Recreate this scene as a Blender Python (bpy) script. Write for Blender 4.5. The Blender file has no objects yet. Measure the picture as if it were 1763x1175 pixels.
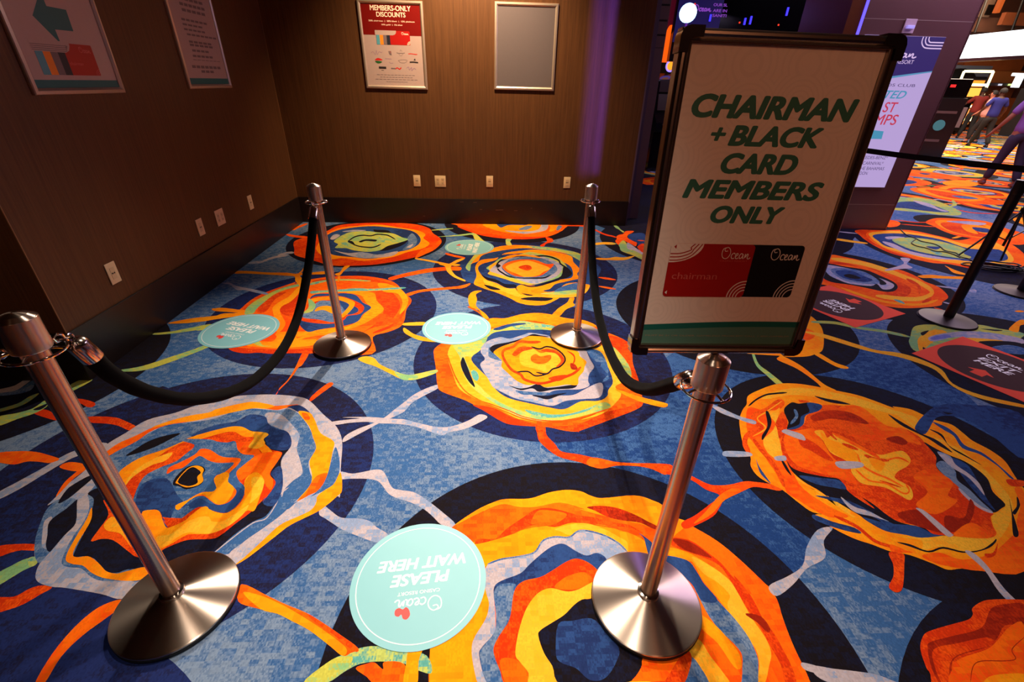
import bpy, bmesh, math, random, re
from mathutils import Vector, Matrix
from mathutils.geometry import tessellate_polygon
C = bpy.context.scene.collection
S = bpy.context.scene
PI = math.pi
random.seed(7)

# ------------------------------------------------------------------ camera
FPX, PITCH, YAW, ROLL, CAMH = 784.28, .5148, .0551, .0264, 1.488
_cp, _sp = math.cos(PITCH), math.sin(PITCH)
FWD = Vector((math.sin(YAW)*_cp, math.cos(YAW)*_cp, -_sp))
_r0 = Vector((math.cos(YAW), -math.sin(YAW), 0)); _u0 = _r0.cross(FWD)
RGT = math.cos(ROLL)*_r0 + math.sin(ROLL)*_u0
UPV = -math.sin(ROLL)*_r0 + math.cos(ROLL)*_u0
CAM = Vector((0, 0, CAMH))
cd = bpy.data.cameras.new('camera'); cam = bpy.data.objects.new('camera', cd); C.objects.link(cam)
cd.sensor_width = 36; cd.lens = FPX*36/1763; cd.clip_start = .02; cd.clip_end = 200
cam.matrix_world = Matrix(((RGT.x, UPV.x, -FWD.x, CAM.x), (RGT.y, UPV.y, -FWD.y, CAM.y), (RGT.z, UPV.z, -FWD.z, CAM.z), (0, 0, 0, 1)))
S.camera = cam

# ------------------------------------------------------------------ world, exposure, lights
S.view_settings.view_transform = 'Standard'; S.view_settings.look = 'None'
S.view_settings.gamma = 1; S.view_settings.use_curve_mapping = False
S.view_settings.exposure = -0.1
w = bpy.data.worlds.new('world'); S.world = w; w.use_nodes = True
w.node_tree.nodes['Background'].inputs[0].default_value = (.75, .55, .6, 1)
w.node_tree.nodes['Background'].inputs[1].default_value = .005

def light(kind, loc, target, power, color, size=.08, cone=None, blend=.6, size_y=None):
    ld = bpy.data.lights.new('lamp', kind); o = bpy.data.objects.new('lamp', ld); C.objects.link(o)
    o.location = loc; o.rotation_euler = (Vector(target)-Vector(loc)).to_track_quat('-Z', 'Y').to_euler()
    ld.energy = power; ld.color = color
    if kind == 'AREA':
        ld.size = size
        if size_y: ld.shape = 'RECTANGLE'; ld.size_y = size_y
    else: ld.shadow_soft_size = size
    if cone: ld.spot_size = math.radians(cone); ld.spot_blend = blend
    return o
WARM = (1, .86, .70)
light('SPOT', (.10, 1.75, 3.35), (.05, 1.15, 0), 330, WARM, .05, 62, 1.0)         # downlight over the queue
light('SPOT', (-.10, -.15, 3.35), (-.22, .92, 0), 170, WARM, .09, 35, .7)       # narrow downlight in front of the queue
light('SPOT', (-.66, 4.80, 3.35), (-.55, 2.2, 0), 900, WARM, .028, 60, 1.0)     # wall-side downlights
light('SPOT', (.42, 4.80, 3.35), (.50, 2.3, 0), 640, WARM, .028, 60, 1.0)
light('SPOT', (1.15, -1.9, 3.3), (.5, .87, 1.12), 95, (1, .38, .18), .25, 30, .8)   # added warm fill on the sign front, in place of carpet bounce
light('SPOT', (-.15, 4.70, 3.35), (-.20, 5.5, 1.55), 760, (1, .70, .40), .06, 100, 1.0)
light('SPOT', (2.6, 2.6, 3.35), (2.7, 2.6, 0), 55, (.78, .80, 1), .1, 90, 1.0)
for lx, ly, p in ((.9, -.9, 3.0), (-1.0, -.9, 2.0), (.1, -2.2, 2.5), (2.2, -.6, 2.0)):          # added small area lights behind the camera, for reflections in the metal
    light('AREA', (lx, ly, 3.36), (lx, ly, 0), p*.35, (1, .60, .36), .14)
light('SPOT', (-3.4, -.6, 3.3), (-2.9, 2.2, 1.1), 75, (1, .62, .38), .12, 52, 1.0)  # added spot that brightens the return wall in place of bounced light
light('AREA', (5.2, 4.6, 3.35), (4.6, 4.0, 0), 150, (.80, .62, 1), 2.2)
light('AREA', (7.5, 8.5, 3.8), (7.5, 8.5, 0), 190, (.95, .75, 1), 4)
light('AREA', (14, 15, 4.2), (14, 15, 0), 1500, (1, .78, .62), 7)
light('AREA', (20, 22.5, 5.2), (20.5, 26, 1.5), 420, (1, .66, .42), 3)  # added light to brighten the orange brown hall panels
light('AREA', (4.1, 4.6, 3.3), (4.2, 5.5, 2.0), 9, (.86, .74, .95), .5)
light('AREA', (2.6, 7.2, 3.2), (2.6, 7.2, 0), 25, (.45, .25, 1), 1.2)
pl_ = light('AREA', (1.75, 3.6, 1.75), (1.10, 5.5, 1.70), .7, (.30, .10, 1), .05, size_y=2.2); pl_.data.spread = math.radians(7)  # added unseen strips that throw the violet streaks on the back wall
pl_ = light('AREA', (1.85, 3.6, 1.75), (1.22, 5.5, 1.70), .5, (.30, .10, 1), .03, size_y=2.2); pl_.data.spread = math.radians(4)

# ------------------------------------------------------------------ projection helpers (picture point -> place)
def ray(u, v): return FWD + RGT*((u-881.5)/FPX) - UPV*((v-587.5)/FPX)
def on(u, v, n, c):
    n = Vector(n); d = ray(u, v); return CAM + d*((c-n.dot(CAM))/n.dot(d))
def floor_pt(u, v): return on(u, v, (0, 0, 1), 0)

# ------------------------------------------------------------------ materials
def mat(name): 
    m = bpy.data.materials.new(name); m.use_nodes = True; return m, m.node_tree.nodes, m.node_tree.links, m.node_tree.nodes['Principled BSDF']
def lin(c): return tuple(((x/12.92) if x <= .04045 else ((x+.055)/1.055)**2.4) for x in c[:3]) + (1,)
def plain(name, c, rough=.6, metal=0, spec=.5, noise=.06, nscale=40, bump=0):
    m, N, L, b = mat(name)
    b.inputs['Roughness'].default_value = rough; b.inputs['Metallic'].default_value = metal
    b.inputs['Specular IOR Level'].default_value = spec
    tc = N.new('ShaderNodeTexCoord'); no = N.new('ShaderNodeTexNoise'); no.inputs['Scale'].default_value = nscale
    L.new(tc.outputs['Object'], no.inputs['Vector'])
    mx = N.new('ShaderNodeMix'); mx.data_type = 'RGBA'
    c = lin(c); mx.inputs['A'].default_value = tuple(x*(1-noise) for x in c[:3])+(1,); mx.inputs['B'].default_value = tuple(min(1, x*(1+noise)) for x in c[:3])+(1,)
    L.new(no.outputs['Fac'], mx.inputs['Factor']); L.new(mx.outputs['Result'], b.inputs['Base Color'])
    if bump:
        bp = N.new('ShaderNodeBump'); bp.inputs['Strength'].default_value = bump; bp.inputs['Distance'].default_value = .002
        L.new(no.outputs['Fac'], bp.inputs['Height']); L.new(bp.outputs['Normal'], b.inputs['Normal'])
    return m
def wavy_paper(name, c):
    m = plain(name, c, .55, noise=.02, nscale=20); N, L = m.node_tree.nodes, m.node_tree.links; b = N['Principled BSDF']
    tc = N.new('ShaderNodeTexCoord'); vo = N.new('ShaderNodeTexVoronoi'); vo.inputs['Scale'].default_value = 11; vo.inputs['Randomness'].default_value = .6; L.new(tc.outputs['Object'], vo.inputs['Vector'])
    mu = N.new('ShaderNodeMath'); mu.operation = 'MULTIPLY'; mu.inputs[1].default_value = 70; L.new(vo.outputs['Distance'], mu.inputs[0])
    si = N.new('ShaderNodeMath'); si.operation = 'SINE'; L.new(mu.outputs[0], si.inputs[0])
    gt = N.new('ShaderNodeMath'); gt.operation = 'GREATER_THAN'; gt.inputs[1].default_value = .45; L.new(si.outputs[0], gt.inputs[0])
    mx = N.new('ShaderNodeMix'); mx.data_type = 'RGBA'; q = lin(c); mx.inputs['A'].default_value = q; mx.inputs['B'].default_value = tuple(x*.955 for x in q[:3])+(1,)
    L.new(gt.outputs[0], mx.inputs['Factor']); L.new(mx.outputs['Result'], b.inputs['Base Color']); return m
def emit(name, c, strength=1, base=(0, 0, 0)):
    m, N, L, b = mat(name); b.inputs['Base Color'].default_value = lin(base)
    b.inputs['Emission Color'].default_value = lin(c); b.inputs['Emission Strength'].default_value = strength; b.inputs['Roughness'].default_value = .5
    return m
def yarn(name, c1, c2, mix=.5, big=1.6, soft=.08):
    """woven pile: two yarns mixed in small blocks whose density drifts in broad patches, plus per-stitch variation"""
    m, N, L, b = mat('carpet_'+name)
    b.inputs['Roughness'].default_value = .95; b.inputs['Specular IOR Level'].default_value = .1
    geo = N.new('ShaderNodeNewGeometry')
    def snap(sx, sy):
        v = N.new('ShaderNodeVectorMath'); v.operation = 'MULTIPLY'; v.inputs[1].default_value = (1/sx, 1/sy, 0)
        f = N.new('ShaderNodeVectorMath'); f.operation = 'FLOOR'
        L.new(geo.outputs['Position'], v.inputs[0]); L.new(v.outputs[0], f.inputs[0]); return f
    s1 = snap(.026, .017); wn = N.new('ShaderNodeTexWhiteNoise'); wn.noise_dimensions = '2D'; L.new(s1.outputs[0], wn.inputs['Vector'])
    s2 = snap(.0045, .006); w2 = N.new('ShaderNodeTexWhiteNoise'); w2.noise_dimensions = '2D'; L.new(s2.outputs[0], w2.inputs['Vector'])
    lo = N.new('ShaderNodeTexNoise'); lo.inputs['Scale'].default_value = big; lo.inputs['Detail'].default_value = 2; L.new(geo.outputs['Position'], lo.inputs['Vector'])
    def math_(op, a, bb):
        q = N.new('ShaderNodeMath'); q.operation = op
        for i, x in enumerate((a, bb)):
            if isinstance(x, (int, float)): q.inputs[i].default_value = x
            else: L.new(x, q.inputs[i])
        return q.outputs[0]
    # density: broad noise stretched around the mean, dithered per block and per stitch
    d = math_('MULTIPLY', math_('SUBTRACT', lo.outputs['Fac'], .5), 3.2)
    d = math_('ADD', d, mix-.5)
    d = math_('ADD', d, math_('MULTIPLY', math_('SUBTRACT', wn.outputs['Value'], .5), .75))
    d = math_('ADD', d, math_('MULTIPLY', math_('SUBTRACT', w2.outputs['Value'], .5), .5))
    d = math_('ADD', math_('MULTIPLY', d, 1/soft/4), .5)
    cl = N.new('ShaderNodeClamp'); L.new(d, cl.inputs[0])
    mx = N.new('ShaderNodeMix'); mx.data_type = 'RGBA'; mx.inputs['A'].default_value = lin(c1); mx.inputs['B'].default_value = lin(c2)
    L.new(cl.outputs[0], mx.inputs['Factor'])
    br = math_('ADD', math_('MULTIPLY', w2.outputs['Value'], .22), .89)
    hs = N.new('ShaderNodeVectorMath'); hs.operation = 'SCALE'; L.new(mx.outputs['Result'], hs.inputs[0]); L.new(br, hs.inputs['Scale'])
    L.new(hs.outputs[0], b.inputs['Base Color'])
    bp = N.new('ShaderNodeBump'); bp.inputs['Strength'].default_value = .35; bp.inputs['Distance'].default_value = .002
    L.new(w2.outputs['Value'], bp.inputs['Height']); L.new(bp.outputs['Normal'], b.inputs['Normal'])
    return m
def brushed(name, c=(.80, .72, .66), rough=.26, aniso=.75, rot=0., axis='Z'):
    m, N, L, b = mat(name)
    b.inputs['Metallic'].default_value = 1; b.inputs['Roughness'].default_value = rough; b.inputs['Anisotropic'].default_value = aniso; b.inputs['Anisotropic Rotation'].default_value = rot
    tg = N.new('ShaderNodeTangent'); tg.direction_type = 'RADIAL'; tg.axis = axis; L.new(tg.outputs[0], b.inputs['Tangent'])
    tc = N.new('ShaderNodeTexCoord'); no = N.new('ShaderNodeTexNoise'); no.inputs['Scale'].default_value = 9; no.inputs['Detail'].default_value = 6
    L.new(tc.outputs['Object'], no.inputs['Vector'])
    mx = N.new('ShaderNodeMix'); mx.data_type = 'RGBA'; q = lin(c)
    mx.inputs['A'].default_value = tuple(x*.86 for x in q[:3])+(1,); mx.inputs['B'].default_value = q
    L.new(no.outputs['Fac'], mx.inputs['Factor']); L.new(mx.outputs['Result'], b.inputs['Base Color'])
    return m
M = {}
M['S'] = yarn('steel_blue', (.21, .36, .56), (.45, .52, .62), .40, 1.1, .2)
M['D'] = yarn('deep_blue', (.11, .23, .45), (.24, .38, .58), .35, 1.3, .2)
M['U'] = yarn('royal_navy', (.115, .10, .19), (.115, .16, .36), .5, .8, .2)
M['N'] = yarn('navy', (.085, .06, .08), (.08, .085, .17), .38, .8, .2)
M['B'] = yarn('royal_blue', (.16, .27, .48), (.12, .18, .36), .35)
M['G'] = yarn('lavender_grey', (.72, .66, .68), (.52, .58, .70), .3, 3)
M['O'] = yarn('orange', (1, .42, .02), (.96, .28, .02), .4, 3, .2)
M['R'] = yarn('red_orange', (.84, .20, .02), (.94, .33, .03), .35, 3, .2)
M['X'] = yarn('maroon', (.58, .12, .03), (.74, .18, .03), .3, 3, .2)
M['A'] = yarn('amber', (1, .61, .04), (1, .50, .02), .35, 3, .2)
M['Y'] = yarn('yellow', (.97, .70, .17), (1, .62, .09), .35, 3, .2)
M['L'] = yarn('lime', (.76, .74, .30), (.52, .70, .46), .42, 4, .12)
M['T'] = yarn('teal_green', (.36, .64, .60), (.70, .74, .38), .35, 4, .12)
M['V'] = yarn('periwinkle', (.50, .50, .74), (.40, .45, .72), .35, 4)

# ------------------------------------------------------------------ mesh helpers
def link(o, parent=None):
    C.objects.link(o)
    if parent: o.parent = parent
    return o
def build(name, bm, mats, parent=None, smooth=False, label=None, cat=None, kind=None, group=None, autos=None):
    me = bpy.data.meshes.new(name); bmesh.ops.recalc_face_normals(bm, faces=bm.faces) if smooth is not None and name != 'floor' else None
    bm.to_mesh(me); bm.free()
    for m in (mats if isinstance(mats, (list, tuple)) else [mats]): me.materials.append(m)
    if smooth:
        for p in me.polygons: p.use_smooth = True
        me.set_sharp_from_angle(angle=math.radians(autos or 35))
    o = bpy.data.objects.new(name, me); link(o, parent); tag(o, label, cat, kind, group); return o
def tag(o, label=None, cat=None, kind=None, group=None):
    if label: o['label'] = label
    if cat: o['category'] = cat
    if kind: o['kind'] = kind
    if group: o['group'] = group
    return o
def thing(name, label, cat, loc=(0, 0, 0), rz=0, group=None, mw=None):
    o = bpy.data.objects.new(name, None); C.objects.link(o); o.empty_display_size = .05
    if mw is not None: o.matrix_world = mw
    else: o.location = loc; o.rotation_euler = (0, 0, rz)
    return tag(o, label, cat, None, group)
def copy_thing(r, loc, rz, label):
    c = r.copy(); C.objects.link(c); c.location = loc; c.rotation_euler = (0, 0, rz); c['label'] = label
    def rec(a, b):
        for ch in a.children:
            d = ch.copy(); C.objects.link(d); d.parent = b; rec(ch, d)
    rec(r, c); return c
def box(bm, x0, x1, y0, y1, z0, z1, bev=0, mi=0):
    r = bmesh.ops.create_cube(bm, size=1); vs = r['verts']
    bmesh.ops.scale(bm, vec=(abs(x1-x0), abs(y1-y0), abs(z1-z0)), verts=vs)
    bmesh.ops.translate(bm, vec=((x0+x1)/2, (y0+y1)/2, (z0+z1)/2), verts=vs)
    fs = {f for v in vs for f in v.link_faces}
    for f in fs: f.material_index = mi
    if bev:
        es = {e for v in vs for e in v.link_edges}
        bmesh.ops.bevel(bm, geom=list(es), offset=bev, segments=2, affect='EDGES', profile=.6)
    return bm
def lathe(bm, prof, seg=48, c=(0, 0), mi=0):
    rings = []
    for r, z in prof:
        rings.append([bm.verts.new((c[0]+r*math.cos(2*PI*i/seg), c[1]+r*math.sin(2*PI*i/seg), z)) for i in range(seg)] if r > 1e-6 else [bm.verts.new((c[0], c[1], z))])
    for a, b in zip(rings, rings[1:]):
        for i in range(seg):
            j = (i+1) % seg
            if len(a) == 1 and len(b) == 1: continue
            f = bm.faces.new([a[0], b[j], b[i]] if len(a) == 1 else [a[i], a[j], b[0]] if len(b) == 1 else [a[i], a[j], b[j], b[i]])
            f.material_index = mi
    return bm
def tube(bm, pts, rad, seg=12, closed=False, cap=True, mi=0):
    pts = [Vector(p) for p in pts]; n = len(pts); rings = []
    rad = rad if isinstance(rad, (list, tuple)) else [rad]*n
    t0 = (pts[1]-pts[0]).normalized(); nrm = t0.orthogonal().normalized()
    for i, p in enumerate(pts):
        a, b = (pts[i-1], pts[(i+1) % n]) if closed else (pts[max(i-1, 0)], pts[min(i+1, n-1)])
        t = (b-a).normalized(); nrm = (nrm - t*nrm.dot(t)).normalized(); bn = t.cross(nrm)
        rings.append([bm.verts.new(p + (nrm*math.cos(2*PI*k/seg) + bn*math.sin(2*PI*k/seg))*rad[i]) for k in range(seg)])
    for i in range(n if closed else n-1):
        a, b = rings[i], rings[(i+1) % n]
        for k in range(seg):
            f = bm.faces.new([a[k], a[(k+1) % seg], b[(k+1) % seg], b[k]]); f.material_index = mi
    if cap and not closed:
        bm.faces.new(list(reversed(rings[0]))).material_index = mi; bm.faces.new(rings[-1]).material_index = mi
    return bm
def torus(bm, c, R, r, n=(0, 0, 1), seg=40, s2=10):
    n = Vector(n).normalized(); a = n.orthogonal().normalized(); b = n.cross(a)
    return tube(bm, [Vector(c)+(a*math.cos(2*PI*i/seg)+b*math.sin(2*PI*i/seg))*R for i in range(seg)], r, s2, closed=True)
def crom(P, closed, k=4):
    n = len(P); out = []
    for i in range(n if closed else n-1):
        p0, p1, p2, p3 = (P[(i-1) % n], P[i], P[(i+1) % n], P[(i+2) % n]) if closed else (P[max(i-1, 0)], P[i], P[i+1], P[min(i+2, n-1)])
        for s in range(k):
            t = s/k
            out.append(tuple(.5*((2*b)+(c-a)*t+(2*a-5*b+4*c-d)*t*t+(3*b-a-3*c+d)*t**3) for a, b, c, d in zip(p0, p1, p2, p3)))
    if not closed: out.append(tuple(P[-1]))
    return out
def poly(bm, pts, z=None, mi=0, M4=None):
    """flat concave polygon, tessellated; pts are 2D (with z) or 3D"""
    P = [Vector((p[0], p[1], z)) if z is not None else Vector(p) for p in pts]
    Q = []
    for p in P:
        if not Q or (p-Q[-1]).length > 1e-5: Q.append(p)
    tris = tessellate_polygon([Q]); vs = [bm.verts.new(M4 @ p if M4 else p) for p in Q]
    for t in tris:
        a, b, c = (Q[i] for i in t)
        if (b-a).cross(c-a).length < 1e-10: continue
        if (b-a).cross(c-a).z < 0: t = (t[0], t[2], t[1])
        try: bm.faces.new([vs[i] for i in t]).material_index = mi
        except ValueError: pass
def prism(bm, pts, z0, z1, mi=0, M4=None):
    """solid plate from a 2D outline"""
    n = len(pts); ar = sum(pts[i][0]*pts[(i+1) % n][1]-pts[(i+1) % n][0]*pts[i][1] for i in range(n))
    if ar < 0: pts = list(reversed(pts))
    V3 = [Vector((p[0], p[1], 0)) for p in pts]; tris = tessellate_polygon([V3])
    T = (lambda v: M4 @ v) if M4 else (lambda v: v)
    lo = [bm.verts.new(T(Vector((p[0], p[1], z0)))) for p in pts]; hi = [bm.verts.new(T(Vector((p[0], p[1], z1)))) for p in pts]
    for t in tris:
        a, b, c = (V3[i] for i in t); 
        if (b-a).cross(c-a).z < 0: t = (t[0], t[2], t[1])
        bm.faces.new([hi[i] for i in t]).material_index = mi; bm.faces.new([lo[i] for i in reversed(t)]).material_index = mi
    for i in range(n):
        j = (i+1) % n; bm.faces.new([lo[i], lo[j], hi[j], hi[i]]).material_index = mi
    return bm
def ribbon2d(P, wd):
    """outline of a pen stroke; P 2D points, wd width(s)"""
    n = len(P); wd = wd if isinstance(wd, (list, tuple)) else [wd]*n; A = []; B = []
    for i in range(n):
        a, b = P[max(i-1, 0)], P[min(i+1, n-1)]; dx, dy = b[0]-a[0], b[1]-a[1]; l = math.hypot(dx, dy) or 1
        nx, ny = -dy/l*wd[i]/2, dx/l*wd[i]/2; A.append((P[i][0]+nx, P[i][1]+ny)); B.append((P[i][0]-nx, P[i][1]-ny))
    return A, B
def pen(bm, P, wd, z0, z1, mi=0, M4=None, k=5):
    """flat pen stroke as a strip (no tessellation, may cross itself)"""
    P = crom(P, False, k); A, B = ribbon2d(P, wd); T = (lambda v: M4 @ v) if M4 else (lambda v: v)
    va = [bm.verts.new(T(Vector((a[0], a[1], z1+i*3e-6)))) for i, a in enumerate(A)]; vb = [bm.verts.new(T(Vector((b[0], b[1], z1+i*3e-6)))) for i, b in enumerate(B)]
    for i in range(len(P)-1):
        bm.faces.new([vb[i], vb[i+1], va[i+1], va[i]]).material_index = mi
def text_mesh(s, bbox, z=.0003, bold=0, shear=0, align='CENTER', keep=False):
    """lettering fitted into bbox=(x0,x1,y0,y1), returns bmesh lying in XY at height z"""
    cu = bpy.data.curves.new('t', 'FONT'); cu.body = s; cu.shear = shear; cu.resolution_u = 5; cu.align_x = align
    o = bpy.data.objects.new('t', cu); C.objects.link(o); dg = bpy.context.evaluated_depsgraph_get(); dg.update()
    me = bpy.data.meshes.new_from_object(o.evaluated_get(dg)); bpy.data.objects.remove(o)
    x0, x1, y0, y1 = bbox; ih = (y1-y0)*bold; bbox = (x0+ih*1.5, x1-ih*1.5, y0+ih, y1-ih)
    xs = [v.co.x for v in me.vertices]; ys = [v.co.y for v in me.vertices]; x0, x1, y0, y1 = bbox
    a, b, c, d = min(xs), max(xs), min(ys), max(ys); sx = (x1-x0)/(b-a); sy = (y1-y0)/(d-c) if d > c else sx
    for v in me.vertices: v.co = ((v.co.x-a)*sx+x0, (v.co.y-c)*sy+y0, z)
    bm = bmesh.new(); h = y1-y0
    for k in range(17 if bold else 1):
        dx, dy = (0, 0) if k == 16 or not bold else (math.cos(k*PI/8), math.sin(k*PI/8)); n = len(bm.verts); bm.from_mesh(me); bm.verts.ensure_lookup_table()
        for v in bm.verts[n:]: v.co.x += dx*bold*h*1.5; v.co.y += dy*bold*h; v.co.z += k*1.5e-6
    bpy.data.meshes.remove(me); return bm
def addbm(dst, src, M4=None, mi=0):
    if M4: bmesh.ops.transform(src, matrix=M4, verts=src.verts)
    me = bpy.data.meshes.new('x'); src.to_mesh(me); src.free(); n = len(dst.faces); dst.from_mesh(me); bpy.data.meshes.remove(me)
    dst.faces.ensure_lookup_table()
    for f in dst.faces[n:]: f.material_index = mi
def letters(name, items, m, parent, M4=None, z=.0004, label=None):
    """items: (text, bbox, bold, shear); one lettering mesh"""
    bm = bmesh.new()
    for it in items:
        s, bb = it[0], it[1]; bold = it[2] if len(it) > 2 else 0; sh = it[3] if len(it) > 3 else 0
        addbm(bm, text_mesh(s, bb, z, bold, sh), M4)
    return build(name, bm, m, parent, label=label, smooth=None)
SCRIPT = [[(.14, .92), (.05, .86), (.02, .66), (.05, .42), (.14, .30), (.24, .36), (.30, .58), (.27, .82), (.18, .94), (.09, .84), (.12, .72), (.20, .74)],
 [(.47, .56), (.43, .62), (.37, .56), (.35, .42), (.39, .31), (.46, .34)], [(.49, .42), (.56, .52), (.56, .60), (.51, .58), (.49, .42), (.53, .31), (.60, .35)],
 [(.73, .56), (.67, .60), (.62, .46), (.65, .32), (.71, .38), (.74, .56), (.74, .36), (.78, .32)], [(.80, .34), (.82, .58), (.83, .40), (.88, .58), (.91, .54), (.90, .36), (.94, .30), (1., .38)]]
def script_logo(bm, x0, x1, y0, y1, z, wd, mi=0, M4=None):
    """the handwritten word mark, in pen strokes, in a box"""
    for k, st in enumerate(SCRIPT):
        P = [(x0+(x1-x0)*a, y0+(y1-y0)*((b-.28)/.66)) for a, b in st]
        pen(bm, P, wd*(1 if k else .8), z, z+.0001*(k % 2), mi, M4, 6)
def roundrect(x0, x1, y0, y1, r, k=5):
    out = []
    for cx, cy, a0 in ((x1-r, y1-r, 0), (x0+r, y1-r, 90), (x0+r, y0+r, 180), (x1-r, y0+r, 270)):
        out += [(cx+r*math.cos(math.radians(a0+90*i/k)), cy+r*math.sin(math.radians(a0+90*i/k))) for i in range(k+1)]
    return out
def circle(cx, cy, r, n=64): return [(cx+r*math.cos(2*PI*i/n), cy+r*math.sin(2*PI*i/n)) for i in range(n)]

# ---------------------------------------------------------------------------
# The woven carpet: pattern read off the photograph and laid on the floor plane
# (world coordinates), one coloured yarn shape over the next in one floor mesh.
# Each line: yarn colour, kind (P closed shape, S<w> stroke, C round field), points.
# A letter in front of a point names the detail view the following points use.
VIEWS = dict(a=(0,640,.2043), b=(260,640,.2043), c=(0,860,.2043), d=(280,840,.2043), e=(400,935,.2043),
 f=(720,820,.2043), g=(1000,780,.2043), h=(720,935,.2043), i=(1060,935,.2043), j=(700,530,.2043),
 k=(1000,560,.2043), l=(1220,650,.2043), m=(1403,680,.2043), n=(1403,850,.2043), o=(1403,935,.2043),
 p=(480,380,.1703), q=(340,440,.1703), r=(760,380,.1703), s=(1380,380,.1703), t=(1463,250,.1703),
 u=(1463,500,.1703), w=(560,600,.1703), x=(1200,620,.4723), y=(1340,380,.3234), v=(560,780,.1532),
 z=(0,0,1.0), A=(1050,380,.0852), B=(0,500,.2724), D=(0,780,.3517))
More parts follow.
